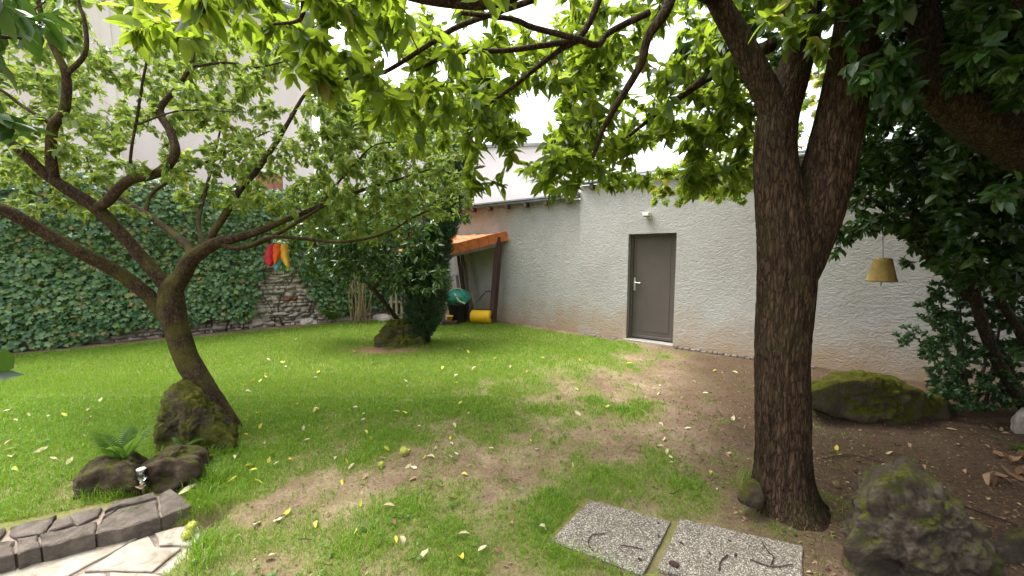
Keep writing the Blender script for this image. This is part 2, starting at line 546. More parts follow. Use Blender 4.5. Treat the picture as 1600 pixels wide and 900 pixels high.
nt.links.new(c, b.inputs['Base Color'])
b.inputs['Roughness'].default_value = 0.92
b.inputs['Specular IOR Level'].default_value = 0.2
p1 = bump(nt, None, noise(nt, coords(nt, (1, 1, 1.7)), 7.5, 4, 0.6, 2.6), 0.42, 0.045)
bump(nt, b, noise(nt, v, 60, 5, 0.7, 1.0), 0.4, 0.008, p1)
M['render_wall'] = m

# exposed-aggregate paving slab
m, nt, b = newmat('aggregate')
v = coords(nt)
vo = nd(nt, 'ShaderNodeTexVoronoi', Scale=165)
nt.links.new(v, vo.inputs['Vector'])
sep = nt.nodes.new('ShaderNodeSeparateColor')
nt.links.new(vo.outputs['Color'], sep.inputs[0])
c = ramp(nt, sep.outputs[0], [(0.0, (0.07, 0.058, 0.046)), (0.3, (0.165, 0.145, 0.118)), (0.6, (0.235, 0.213, 0.178)), (0.85, (0.38, 0.36, 0.31)), (1.0, (0.52, 0.49, 0.43))])
cr = ramp(nt, vo.outputs['Distance'], [(0.35, (1, 1, 1)), (0.75, (0.38, 0.35, 0.31))])
c = mixc(nt, 1.0, c, cr, 'MULTIPLY')
c = mixc(nt, 0.6, c, ramp(nt, noise(nt, v, 4, 6, 0.7), [(0.3, (0.6, 0.56, 0.5)), (0.65, (1.1, 1.08, 1.05))]), 'MULTIPLY')
nt.links.new(c, b.inputs['Base Color'])
b.inputs['Roughness'].default_value = 0.85
bump(nt, b, math_(nt, 'SUBTRACT', 1.0, vo.outputs['Distance']), 0.7, 0.004)
M['aggregate'] = m

# ground: bare soil mixed with thatch where the attribute says grass grows
m, nt, b = newmat('soil')
v = coords(nt)
s1 = ramp(nt, noise(nt, v, 1.6, 8, 0.7), [(0.3, (0.1, 0.066, 0.042)), (0.5, (0.19, 0.135, 0.09)), (0.72, (0.31, 0.24, 0.17))])
s2 = ramp(nt, noise(nt, v, 45, 6, 0.75), [(0.3, (0.45, 0.42, 0.4)), (0.55, (1.0, 1.0, 1.0)), (0.75, (1.45, 1.4, 1.3))])
soil = mixc(nt, 0.8, s1, s2, 'MULTIPLY')
th = ramp(nt, noise(nt, v, 60, 5, 0.7), [(0.3, (0.075, 0.09, 0.018)), (0.7, (0.19, 0.21, 0.05))])
at = nt.nodes.new('ShaderNodeAttribute')
at.attribute_name = 'turf'
at2 = nt.nodes.new('ShaderNodeAttribute')
at2.attribute_name = 'needles'
soil = mixc(nt, math_(nt, 'MULTIPLY', at2.outputs['Fac'], 0.8), soil, ramp(nt, noise(nt, v, 50, 5, 0.7), [(0.3, (0.12, 0.06, 0.035)), (0.7, (0.36, 0.2, 0.13))]))
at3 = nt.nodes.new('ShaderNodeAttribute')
at3.attribute_name = 'painted_shade'
soil = mixc(nt, math_(nt, 'MULTIPLY', at3.outputs['Fac'], 0.85), soil, ramp(nt, noise(nt, v, 38, 7, 0.75), [(0.3, (0.022, 0.014, 0.009)), (0.55, (0.07, 0.045, 0.028)), (0.75, (0.15, 0.1, 0.065))]))  # darker soil tone stands in for the tree shade on the right
tf = math_(nt, 'MULTIPLY', math_(nt, 'ADD', at.outputs['Fac'], math_(nt, 'MULTIPLY', math_(nt, 'SUBTRACT', noise(nt, v, 12, 5), 0.5), 0.6)), 1.0, clamp=True)
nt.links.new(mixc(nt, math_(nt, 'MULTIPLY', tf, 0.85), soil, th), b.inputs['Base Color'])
b.inputs['Roughness'].default_value = 0.95
b.inputs['Specular IOR Level'].default_value = 0.1
p1 = bump(nt, None, noise(nt, v, 14, 6, 0.7), 0.6, 0.03)
bump(nt, b, noise(nt, v, 110, 5, 0.75), 0.7, 0.008, p1)
M['soil'] = m

m, nt, b = newmat('glass')
b.inputs['Transmission Weight'].default_value = 1.0
b.inputs['Roughness'].default_value = 0.05
b.inputs['Base Color'].default_value = (0.95, 0.97, 1, 1)
nt.links.new(math_(nt, 'MULTIPLY_ADD', noise(nt, coords(nt), 30, 2), 0.05, 0.03), b.inputs['Roughness'])
M['glass'] = m

# ------------------------------------------------------------------ ground
A0 = G(978, 531)
EX = np.array([0.79, -math.sqrt(1 - 0.79 ** 2), 0])          # along the garage wall, to the right
NX = np.array([EX[1], -EX[0], 0])                             # out of the wall, towards the garden
PAT = np.array([G(300, 818, -0.05)[:2], G(322, 905, -0.05)[:2]])


def patio_in(x, y):
    """soft mask of the sunken patio"""
    k0, k1 = G(0, 866, .06)[:2], G(299, 792, .06)[:2]
    d = nrm(k1 - k0)
    n = np.array([-d[1], d[0]])
    s = (x - k0[0]) * n[0] + (y - k0[1]) * n[1]
    xe = -1.82
    return sst(0.06, -0.02, s) * sst(xe + 0.08, xe, x) * sst(-2.5, -2.3, y)


def gz(x, y):
    x = np.asarray(x, float)
    y = np.asarray(y, float)
    near = np.exp(-((x / 9) ** 2 + ((y - 5) / 9) ** 2))
    z = (fbm2(x, y, 0.7, 3, 3) - 0.5) * 0.07 * near
    z = z + (fbm2(x, y, 5.0, 9, 3) - 0.5) * 0.018 * near
    return z * sst(0, 0.6, np.hypot(x + 2, y - 1.5)) * (1 - patio_in(x, y)) - 0.16 * patio_in(x, y)


L1, L2 = G(300, 800)[:2], G(980, 548)[:2]
LD = nrm(L2 - L1)
LN = np.array([-LD[1], LD[0]])
BARE = [(500, 795, .34, .9), (420, 790, .2, .6), (640, 745, .3, .8), (750, 700, .34, .8), (880, 660, .35, .7), (560, 770, .25, .7), (960, 590, .5, .6), (640, 655, .25, .35),
        (1040, 620, .7, .5), (340, 830, .18, .6), (60, 755, .28, .7), (190, 760, .25, .5), (820, 590, .4, .35), (1130, 590, .8, .5), (1000, 690, .45, .55), (820, 760, .3, .6)]
LUSH = [(480, 860, .2, .2), (640, 850, .2, .15), (330, 760, .3, .9), (345, 840, .1, .6), (560, 560, 1.2, .3), (900, 740, .25, .3), (860, 800, .22, .45), (600, 800, .2, .5), (1010, 640, .3, .5), (880, 860, .15, .4), (460, 830, .15, .6), (1060, 760, .3, .3)]
YEW = G(612, 545)[:2]


def turf(x, y):
    s = (x - L1[0]) * LN[0] + (y - L1[1]) * LN[1]
    n = fbm2(x, y, 1.1, 21, 4) - 0.5
    n3 = fbm2(x, y, 3.4, 27, 4) - 0.5
    a = 0.6 + 0.4 * sst(-0.75, 0.75, s + n * 1.9) + n3 * 2.1 * sst(2.8, 0.3, s) - .12 * sst(3.0, 2.0, y) * sst(0.3, -0.3, s)
    for px, py, r, k in BARE:
        c = G(px, py)
        a = a - 0.42 * k * np.exp(-(((x - c[0]) / (r * 1.3)) ** 2 + ((y - c[1]) / r) ** 2))
    for px, py, r, k in LUSH:
        c = G(px, py)
        a = a + k * np.exp(-(((x - c[0]) / (r * 1.3)) ** 2 + ((y - c[1]) / r) ** 2))
    a = a - 0.32 * sst(0.5, 1.5, x - 0.12 * (y - 2)) * sst(6.4, 4.5, y) - 0.4 * sst(1.2, 2.2, x) * sst(7, 4, y)
    # dry ground round the yew, along the walls and below the shrubs
    a = a - 1.3 * np.exp(-(((x - YEW[0]) / 0.75) ** 2 + ((y - YEW[1] + 0.1) / 0.38) ** 2))
    w = (x - A0[0]) * NX[0] + (y - A0[1]) * NX[1]
    a = a - 1.2 * sst(0.32, 0.05, w) - 0.8 * sst(2.4, 3.2, x)
    iv = (x - IV0[0]) * IVN[0] + (y - IV0[1]) * IVN[1]
    a = a - 1.2 * sst(0.6, 0.3, iv)
    return np.clip(a, 0, 1) * (1 - patio_in(x, y))


IV0, IV1 = np.array([-9.9, 5.12]), np.array([-2.55, 10.5])
IVD = nrm(IV1 - IV0)
IVN = np.array([IVD[1], -IVD[0]])                             # out of the ivy wall towards the garden


def axis(lo, hi, fine_lo, fine_hi, step):
    mid = list(np.arange(fine_lo, fine_hi + 1e-6, step))
    a, st, out = fine_lo, step, []
    while a > lo:
        st *= 1.5
        a -= st
        out.append(max(a, lo))
    b, st, o2 = mid[-1], step, []
    while b < hi:
        st *= 1.5
        b += st
        o2.append(min(b, hi))
    return np.array(out[::-1] + mid + o2)


gx = axis(-700, 700, -8.6, 6.0, 0.06)
gy = axis(-700, 700, 0.6, 10.4, 0.06)
X, Y = np.meshgrid(gx, gy)
xf, yf = X.ravel(), Y.ravel()
zf = gz(xf, yf)
nxg, nyg = len(gx), len(gy)
ii = (np.arange(nyg - 1)[:, None] * nxg + np.arange(nxg - 1)[None, :]).ravel()
mb = MB()
mb.add(np.stack([xf, yf, zf], 1), np.stack([ii, ii + 1, ii + nxg + 1, ii + nxg], 1))
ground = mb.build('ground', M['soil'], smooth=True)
at = ground.data.attributes.new('turf', 'FLOAT', 'POINT')
tv = turf(xf, yf)
far = (np.abs(xf) > 12) | (yf > 13) | (yf < -4)
tv[far] = 0.7
at.data.foreach_set('value', tv.astype(np.float32))
at = ground.data.attributes.new('needles', 'FLOAT', 'POINT')
nv = np.clip(1.4 * np.exp(-(((xf - YEW[0]) / 0.8) ** 2 + ((yf - YEW[1] + 0.1) / 0.42) ** 2)), 0, 1)
at.data.foreach_set('value', nv.astype(np.float32))
at = ground.data.attributes.new('painted_shade', 'FLOAT', 'POINT')
mv = sst(0.9, 2.1, xf + (fbm2(xf, yf, 1.5, 71, 4) - .5) * 1.4 - 0.22 * (yf - 2)) * sst(8, 5.5, yf)  # mask of the shade painted into the right-hand soil colour
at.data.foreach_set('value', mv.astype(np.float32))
tag(ground, kind='structure')


def gzp(x, y):
    return float(gz(np.array([x]), np.array([y]))[0])


def prism(mb, top, z0, z1=None, chamf=0.0, seed=0):
    """top: (n,2) outline or (n,3); extruded down to z0 with a chamfered, slightly uneven rim"""
    T = np.asarray(top, float)
    if T.shape[1] == 2:
        T = np.column_stack([T, np.full(len(T), z1)])
    n = len(T)
    c = T.mean(0)
    inner = T.copy()
    d = nrm(c[:2] - T[:, :2])
    inner[:, :2] += d * chamf
    rim = T.copy()
    rim[:, 2] -= chamf * 0.8
    bot = T.copy()
    bot[:, 2] = z0
    V = np.vstack([inner, rim, bot])
    i = np.arange(n)
    j = (i + 1) % n
    area = np.sum(T[:, 0] * T[j, 1] - T[j, 0] * T[:, 1])
    if area < 0:
        V = np.vstack([inner[::-1], rim[::-1], bot[::-1]])
    F = [list(range(n))]
    for a, b in zip(i, j):
        F.append([a + n, b + n, b, a])
        F.append([a + 2 * n, b + 2 * n, b + n, a + n])
    mb.poly(V, F)


def rough_outline(P, amp, step=0.05, seed=0):
    """cut an outline into short uneven edges"""
    r = np.random.default_rng(seed)
    P = np.asarray(P, float)
    out = []
    for a, b in zip(P, np.roll(P, -1, 0)):
        n = max(1, int(np.linalg.norm(b - a) / step))
        for k in range(n):
            q = a + (b - a) * k / n
            out.append(q + r.normal(0, amp, 2) * (1 if k else 0.6))
    return np.array(out)


# patio: mortar bed with flagstones
patio = MB()
pr = [G(-420, 1010, -.05)[:2], G(-200, 930, -.05)[:2], G(0, 893, -.05)[:2], G(148, 852, -.05)[:2], G(247, 820, -.05)[:2], G(296, 806, -.05)[:2], G(318, 836, -.05)[:2], G(326, 905, -.05)[:2], [-1.62, 0.2], [-1.6, -1.8], [-6, -1.8], [-6, .6]]
prism(patio, np.array(pr), -0.3, -0.062)
patio = patio.build('patio', M['mortar'])
tag(patio, kind='structure')


def zk(x, y, z):
    return G(x / 4.848, 740 + y / 4.848, z)[:2]


FL = [[(-420, 880), (-40, 760), (720, 560), (1040, 485), (950, 535), (520, 765), (250, 900), (-300, 1000)],
      [(650, 735), (970, 530), (1120, 475), (1185, 553), (1370, 565), (1150, 742)],
      [(1165, 462), (1330, 410), (1490, 395), (1520, 470), (1480, 545), (1215, 543)],
      [(1395, 570), (1540, 560), (1560, 700), (1540, 800), (1480, 800), (1180, 755)],
      [(560, 785), (640, 755), (800, 757), (790, 960), (280, 960)],
      [(830, 757), (1150, 765), (1470, 820), (1540, 960), (815, 960)]]
for k, P in enumerate(FL):
    P2 = rough_outline([zk(a, b_, -.05) for a, b_ in P], 0.004, 0.06, 100 + k)
    mb = MB()
    prism(mb, P2, -0.12, -0.05 + 0.003 * (k % 3), 0.006)
    mb.build('flagstone', M['flag'], patio)
r = np.random.default_rng(5)
for i in range(7):
    for j in range(4):
        x0, y0 = -5.6 + i * 0.56, 1.2 - j * 0.62
        if x0 > -1.95:
            continue
        q = np.array([[x0, y0], [x0 + .5, y0], [x0 + .5, y0 - .55], [x0, y0 - .55]]) + r.normal(0, 0.03, (4, 2))
        mb = MB()
        prism(mb, rough_outline(q, 0.004, 0.1, i * 7 + j), -0.12, -0.05, 0.006)
        mb.build('flagstone', M['flag'], patio)

# stone kerb, a row of dressed blocks and a row of flat pieces behind
kb = thing('stone_kerb', list(zk(700, 450, 0)) + [0], 'low kerb of grey-brown split stone blocks edging the patio', 'kerb')
mb = MB()
prism(mb, np.array([zk(-500, 640, .04), zk(-60, 440, .04), zk(430, 325, .04), zk(1190, 155, .04), zk(1290, 125, .04), zk(1420, 235, .04), zk(1225, 310, .04), zk(300, 535, .04), zk(-500, 740, .04)]), -0.2, 0.022)
mb.build('mortar_bed', M['mortar'], kb)
FR = [[(-330, 610), (0, 515), (108, 497), (98, 612), (-320, 715)], [(127, 490), (285, 465), (300, 547), (132, 603)], [(303, 457), (735, 360), (712, 450), (320, 548)],
      [(765, 350), (890, 268), (1193, 197), (1208, 328), (860, 425), (732, 446)], [(1205, 152), (1290, 108), (1452, 238), (1222, 324), (1214, 262)]]
BK = [[(-330, 595), (-110, 445), (0, 395), (52, 405), (-5, 495)], [(66, 448), (84, 402), (422, 312), (330, 443), (120, 480)], [(357, 440), (440, 335), (530, 310), (552, 373), (390, 424)],
      [(545, 300), (768, 250), (742, 312), (580, 383), (560, 366)], [(786, 286), (850, 215), (1168, 140), (1182, 180), (900, 240), (820, 268)], [(772, 336), (800, 292), (880, 272)]]
r = np.random.default_rng(11)
for k, P in enumerate(FR + BK):
    z1 = 0.042 + r.uniform(-0.005, 0.005)
    P2 = rough_outline([zk(a, b_, z1) for a, b_ in P], 0.0035, 0.03, 40 + k)
    T = np.column_stack([P2, z1 + r.uniform(-0.004, 0.004, len(P2))])
    mb = MB()
    prism(mb, T, -0.1 if k < 5 else 0.0, None, 0.008)
    mb.build('kerb_stone', M['kerb'], kb)

# two paving slabs
for q, lab in (([(0.51, 2.36), (0.945, 2.155), (0.65, 1.775), (0.21, 2.005)], 'pebbled concrete paving slab with a curled brown twig lying on it'),
               ([(1.015, 2.185), (1.585, 1.965), (1.31, 1.6), (0.735, 1.81)], 'pebbled concrete paving slab closest to the trunk of the big tree')):
    mb = MB()
    prism(mb, rough_outline(q, 0.0018, 0.05, 3), -0.03, 0.016, 0.004)
    o = mb.build('paving_slab', M['aggregate'], loc=(np.mean([a for a, _ in q]), np.mean([c_ for _, c_ in q]), 0))
    tag(o, lab, 'paving slab', 'two paving slabs set in the ground')

# ------------------------------------------------------------------ garage with door
UP = np.array([0, 0, 1.0])


def W(s, n, z):
    return A0 * np.array([1, 1, 0]) + EX * s + NX * n + UP * z


ga = thing('garage_building', W(0.5, 0, 0), 'long rendered garage building with a plain brown-grey door', 'building')


def wbox(mb, s0, s1, n0, n1, z0, z1):
    mb.box(W((s0 + s1) / 2, (n0 + n1) / 2, (z0 + z1) / 2), EX * (s1 - s0) / 2, NX * (n1 - n0) / 2, UP * (z1 - z0) / 2)


DW, DH = 0.84, 1.97
mb = MB()
# one continuous wall with the door opening cut through it
S = [-1.0, 0.0, DW, 6.6]
Z = [-0.3, 0.02, DH, 2.94]


def wallgrid(mb, S, Z, hole, n0, n1):
    for i in range(len(S) - 1):
        for j in range(len(Z) - 1):
            if (i, j) == hole:
                continue
            V = [W(S[i], n0, Z[j]), W(S[i + 1], n0, Z[j]), W(S[i + 1], n0, Z[j + 1]), W(S[i], n0, Z[j + 1])]
            mb.add(V, [(0, 1, 2, 3)])
    s0, s1, z0, z1 = S[0], S[-1], Z[0], Z[-1]
    mb.add([W(s0, n0, z0), W(s0, n0, z1), W(s0, n1, z1), W(s0, n1, z0)], [(0, 1, 2, 3)])
    mb.add([W(s1, n0, z0), W(s1, n0, z1), W(s1, n1, z1), W(s1, n1, z0)], [(3, 2, 1, 0)])
    mb.add([W(s0, n0, z1), W(s1, n0, z1), W(s1, n1, z1), W(s0, n1, z1)], [(0, 1, 2, 3)])
    mb.add([W(s0, n1, z0), W(s1, n1, z0), W(s1, n1, z1), W(s0, n1, z1)], [(3, 2, 1, 0)])
    if hole:
        a, b_ = S[hole[0]], S[hole[0] + 1]
        c_, d = Z[hole[1]], Z[hole[1] + 1]
        for (p, q) in (((a, c_), (a, d)), ((a, d), (b_, d)), ((b_, d), (b_, c_)), ((b_, c_), (a, c_))):
            mb.add([W(p[0], n0, p[1]), W(q[0], n0, q[1]), W(q[0], n0 - 0.24, q[1]), W(p[0], n0 - 0.24, p[1])], [(0, 1, 2, 3)])


wallgrid(mb, S, Z, (1, 1), 0.0, -0.3)
mb.build('wall', M['render_wall'], ga)
mb = MB()
wallgrid(mb, [-7.2, -1.0005], [-0.3, 2.7], None, -0.085, -0.38)
mb.build('wall', M['render_wall'], ga)['label'] = 'rendered wall set slightly back beside the shed'
# door in its reveal
mb = MB()
wbox(mb, 0.002, 0.055, -0.19, -0.12, 0.03, DH - 0.002)
wbox(mb, DW - 0.055, DW - 0.002, -0.19, -0.12, 0.03, DH - 0.002)
wbox(mb, 0.055, DW - 0.055, -0.19, -0.12, DH - 0.05, DH - 0.002)
fr = mb.build('door_frame', M['door'], ga)
mb = MB()
wbox(mb, 0.058, DW - 0.058, -0.185, -0.145, 0.045, DH - 0.054)
dr = mb.build('door', M['door'], ga)
mb = MB()
wbox(mb, 0.12, DW - 0.12, -0.145, -0.139, 0.18, DH - 0.12)
bevel(mb.build('door_panel', M['door'], dr), 0.003)
mb = MB()
wbox(mb, 0.058, DW - 0.058, -0.145, -0.122, 0.05, 0.1)
bevel(mb.build('weather_bar', M['door'], dr), 0.006)
mb = MB()
wbox(mb, 0.072, 0.104, -0.145, -0.135, 0.93, 1.17)
mb.tube([W(0.088, -0.135, 1.08), W(0.088, -0.09, 1.08), W(0.1, -0.085, 1.08), W(0.21, -0.088, 1.075)], [0.011, 0.011, 0.011, 0.009], 10)
mb.tube([W(0.088, -0.136, 0.985), W(0.088, -0.128, 0.985)], 0.011, 10)
mb.build('door_handle', M['metal'], dr)
mb = MB()
wbox(mb, -0.03, DW + 0.02, -0.2, 0.07, -0.06, 0.028)
bevel(mb.build('door_sill', M['sill'], ga), 0.006)
# eaves: zinc gutter strips, rafter ends and the slate roof behind
mb = MB()
wbox(mb, -0.99, 6.6, -0.02, 0.12, 2.95, 3.01)
bevel(mb.build('gutter', M['zinc'], ga), 0.02)
mb = MB()
wbox(mb, -7.2, -1.01, -0.06, 0.08, 2.712, 2.77)
bevel(mb.build('gutter', M['zinc'], ga), 0.02)
for k in range(26):
    s = -7.0 + k * 0.52
    z = 2.66 if s < -1 else 2.89
    mb = MB()
    wbox(mb, s, s + 0.07, -0.02 if s < -1 else 0.002, 0.1, z - 0.04, z + 0.045)
    mb.build('rafter_end', M['wood_dark'], ga)
mb = MB()
for s0, s1, z in ((-7.2, -1.0, 2.775), (-1.0, 6.6, 3.015)):
    mb.add([W(s0, 0.1, z), W(s1, 0.1, z), W(s1, -4.5, z + 0.75), W(s0, -4.5, z + 0.75), W(s0, 0.1, z + .03), W(s1, 0.1, z + .03), W(s1, -4.5, z + 0.78), W(s0, -4.5, z + 0.78)],
           [(3, 2, 1, 0), (4, 5, 6, 7), (0, 1, 5, 4), (1, 2, 6, 5), (2, 3, 7, 6), (3, 0, 4, 7)])
mb.build('roof', M['slate'], ga)

# small bracket lamp above the door
wl = thing('wall_lamp', W(0.36, 0.0, 2.28), 'small white bracket lamp on the wall above the door', 'lamp')
mb = MB()
wbox(mb, 0.33, 0.4, 0.0, 0.02, 2.22, 2.32)
bevel(mb.build('back_plate', M['white'], wl), 0.004)
mb = MB()
wbox(mb, 0.29, 0.4, 0.02, 0.15, 2.27, 2.33)
bevel(mb.build('lamp_head', M['white'], wl), 0.008)
mb = MB()
wbox(mb, 0.3, 0.39, 0.03, 0.14, 2.262, 2.27)
mb.build('lens', M['sill'], wl)

# edging bricks beside the door step
ed = thing('edging_strip', W(1.9, 0.08, 0), 'strip of weathered edging bricks along the foot of the garage wall', 'edging')
r = np.random.default_rng(3)
s = -0.95
k = 0
while s < 2.8:
    w_ = r.uniform(0.06, 0.11)
    if not (-0.06 < s + w_ and s < DW + 0.03):
        mb = MB()
        z = r.uniform(0.012, 0.03)
        a = r.uniform(-0.01, 0.01)
        wbox(mb, s, s + w_ - 0.012, 0.012 + abs(a), 0.15 + a, -0.06, z)
        bevel(mb.build('brick', M['kerb'], ed), 0.004, 1)
    s += w_
    k += 1

# ------------------------------------------------------------------ ivy-covered boundary wall
def IVP(s, n, z):
    p = IV0 + IVD * s + IVN * n
    return np.array([p[0], p[1], z])


IL = float(np.linalg.norm(IV1 - IV0))
IH = 2.75
bw = thing('boundary_wall', IVP(IL / 2, 0, 0), 'old rubble stone boundary wall mostly hidden under ivy', 'wall')
mb = MB()
mb.box(IVP(IL / 2, -0.2, IH / 2 - 0.15), np.array([IVD[0], IVD[1], 0]) * IL / 2, np.array([IVN[0], IVN[1], 0]) * 0.2, UP * (IH / 2 + 0.15))
mb.build('wall_core', M['wallmortar'], bw)


def ivs(px, py):
    """distance along the ivy wall and height of a pixel on its face"""
    d = ray(px, py)
    n3 = np.array([IVN[0], IVN[1], 0])
    t = np.dot(np.array([IV0[0], IV0[1], 0]) - np.array([0, 0, CAMH]), n3) / np.dot(d, n3)
    p = np.array([0, 0, CAMH]) + d * t
    return np.dot(p[:2] - IV0, IVD), p[2]


BAREPOLY = np.array([ivs(*q) for q in ((432, 395), (448, 412), (470, 452), (512, 512), (520, 530), (380, 535), (392, 505), (402, 460), (412, 425))])


def inpoly(x, y, P):
    x = np.asarray(x, float)
    ins = np.zeros(x.shape, bool)
    j = len(P) - 1
    for i in range(len(P)):
        c_ = ((P[i, 1] > y) != (P[j, 1] > y)) & (x < (P[j, 0] - P[i, 0]) * (y - P[i, 1]) / (P[j, 1] - P[i, 1] + 1e-12) + P[i, 0])
        ins ^= c_
        j = i
    return ins


r = np.random.default_rng(17)
stone_meshes = []


def stone_block(L, Hh, seed, mat):
    rr = np.random.default_rng(seed)
    bm = bmesh.new()
    bmesh.ops.create_cube(bm, size=1)
    bmesh.ops.subdivide_edges(bm, edges=bm.edges[:], cuts=1, use_grid_fill=True)
    for v_ in bm.verts:
        q = np.array(v_.co)
        q = q / max(1e-6, np.linalg.norm(q)) * (0.55 * np.linalg.norm(q) + 0.45 * 0.62)
        v_.co = Vector(q * np.array([L, 0.16, Hh]) + rr.normal(0, 0.012, 3))
    me = bpy.data.meshes.new('stone')
    bm.to_mesh(me)
    bm.free()
    for p in me.polygons:
        p.use_smooth = True
    me.materials.append(mat)
    return me


SM = [stone_block(1, 1, 60 + k, M['stone']) for k in range(8)]
SB = stone_block(1, 1, 90, M['brick_red'])
ivrot = math.atan2(IVD[1], IVD[0])
s_lo, s_hi = ivs(150, 525)[0], ivs(690, 500)[0]
z = -0.05
ns = 0
while z < 1.35:
    h = r.uniform(0.05, 0.1)
    s = s_lo + r.uniform(0, 0.2)
    while s < s_hi:
        L = r.uniform(0.08, 0.26)
        cs, cz = s + L / 2, z + h / 2
        if inpoly(np.array([cs]), cz, BAREPOLY.mean(0) + (BAREPOLY - BAREPOLY.mean(0)) * 1.3)[0] or cz < 0.28:
            o = link('stone', SM[int(r.integers(0, 8))], bw)
            if z > 0.42 and abs(cs - ivs(455, 457)[0]) < 0.16 and 0.55 < cz < 0.66:
                o.data = SB
            o.location = Vector(tuple(IVP(cs, r.uniform(-0.02, 0.02), cz))) - bw.location
            o.rotation_euler = (r.normal(0, 0.08), r.normal(0, 0.14), ivrot + r.normal(0, 0.12))
            o.scale = (L * 1.12 * r.uniform(.8, 1.15), r.uniform(.5, .85), h * 1.2 * r.uniform(.8, 1.35))
            ns += 1
        s += L
    z += h

# ------------------------------------------------------------------ houses behind
def quad_box(mb, p0, p1, depth_dir, depth, z0, z1):
    p0, p1 = np.array(p0, float), np.array(p1, float)
    dd = np.array(depth_dir, float) * depth
    c = (p0 + p1 + dd) / 2
    mb.box([c[0], c[1], (z0 + z1) / 2], np.array([*(p1 - p0) / 2, 0]), np.array([*(dd / 2), 0]), UP * (z1 - z0) / 2)


out = -IVN
hA0, hA1 = IV0 + out * 2.2 - IVD * 3, IV0 + out * 2.2 + IVD * 7.0
ha = thing('tall_house', [*(hA0 + hA1) / 2, 0], 'tall pinkish-grey rendered house beyond the ivy wall', 'house')
mb = MB()
quad_box(mb, hA0, hA1, out, 7, -0.2, 8.0)
mb.build('wall', M['facade_pink'], ha)
mb = MB()
p0, p1 = hA0 - IVN * 0 + IVN * 0.3 - IVD * .3, hA1 + IVN * 0.3 + IVD * .3
for a, zz in ((p0, 0), (p1, 0)):
    pass
q0, q1 = hA0 + out * 3.5 - IVD * .3, hA1 + out * 3.5 + IVD * .3
mb.add([[*p0, 7.95], [*p1, 7.95], [*q1, 9.6], [*q0, 9.6], [*p0, 8.08], [*p1, 8.08], [*q1, 9.75], [*q0, 9.75]],
       [(3, 2, 1, 0), (4, 5, 6, 7), (0, 1, 5, 4), (1, 2, 6, 5), (2, 3, 7, 6), (3, 0, 4, 7)])
mb.build('roof', M['slate'], ha)
mb = MB()
mb.tube([[*(p0 + IVN * 0.05), 7.93], [*(p1 + IVN * 0.05), 7.93]], 0.07, 10)
mb.build('gutter', M['zinc'], ha)
mb = MB()
quad_box(mb, hA0 + IVN * .02 + IVD * 6.0, hA0 + IVN * .02 + IVD * 6.14, out, 0.1, 0, 7.9)
mb.build('pier', M['facade_pale'], ha)

# second house: pale wall and orange pantile roof
hb = thing('roofed_house', D(600, 400, 15) * np.array([1, 1, 0]), 'pale house with an orange tiled roof seen between the leaves', 'house')
b0, b1 = D(505, 300, 14.0)[:2], D(700, 300, 15.5)[:2]
mb = MB()
zt = D(590, 148, 14.5)[2]
quad_box(mb, b0, b1, (0.1, 1), 6, -0.2, zt)
mb.build('wall', M['facade_pale'], hb)
mb = MB()
bd_ = nrm(b1 - b0)
pa, pb = b0 - bd_ * .3 - np.array([0, .35]), b1 + bd_ * .3 - np.array([0, .35])
pc, pd = pb + np.array([0.3, 3.4]), pa + np.array([0.3, 3.4])
mb.add([[*pa, zt], [*pb, zt], [*pc, zt + 1.2], [*pd, zt + 1.2], [*pa, zt + .15], [*pb, zt + .15], [*pc, zt + 1.35], [*pd, zt + 1.35]],
       [(3, 2, 1, 0), (4, 5, 6, 7), (0, 1, 5, 4), (1, 2, 6, 5), (2, 3, 7, 6), (3, 0, 4, 7)])
# rounded tile rolls running down the slope
Lr = np.linalg.norm(pb - pa)
for k in range(int(Lr / 0.22)):
    a = pa + nrm(pb - pa) * (0.11 + k * 0.22)
    mb.tube([[a[0], a[1] - .03, zt + .15], [a[0] + .3, a[1] + 3.4, zt + 1.35]], 0.075, 8)
mb.build('roof', M['roof_orange'], hb)

hc = thing('low_gable_house', D(790, 400, 14) * np.array([1, 1, 0]), 'low pale gabled wall rising behind the garage roof', 'house')
c0, c1 = D(700, 300, 13.5)[:2], D(905, 300, 13.0)[:2]
mb = MB()
quad_box(mb, c0, c1, (0.1, 1), 6, -0.2, D(760, 232, 13.4)[2])
mb.build('wall', M['facade_pale'], hc)
mb = MB()
zt = D(760, 232, 13.4)[2]
quad_box(mb, c0 + np.array([-.1, -.12]), c1 + np.array([.1, -.12]), (0.1, 1), 6.3, zt + .003, zt + .09)
mb.build('coping', M['slate'], hc)

# chimney stack rising over the ivy wall
ch = thing('brick_chimney', IVP(ivs(428, 290)[0], -1.0, 0), 'small brick chimney with a pale cap above the ivy wall', 'chimney')
mb = MB()
cc = IVP(ivs(428, 290)[0], -1.0, 0)
mb.box(cc + UP * 1.75, (0.2, 0, 0), (0, 0.2, 0), UP * 1.75)
mb.build('stack', M['brick_red'], ch)
mb = MB()
mb.box(cc + UP * 3.54, (0.27, 0, 0), (0, 0.27, 0), UP * 0.04)
mb.build('cap', M['white'], ch)
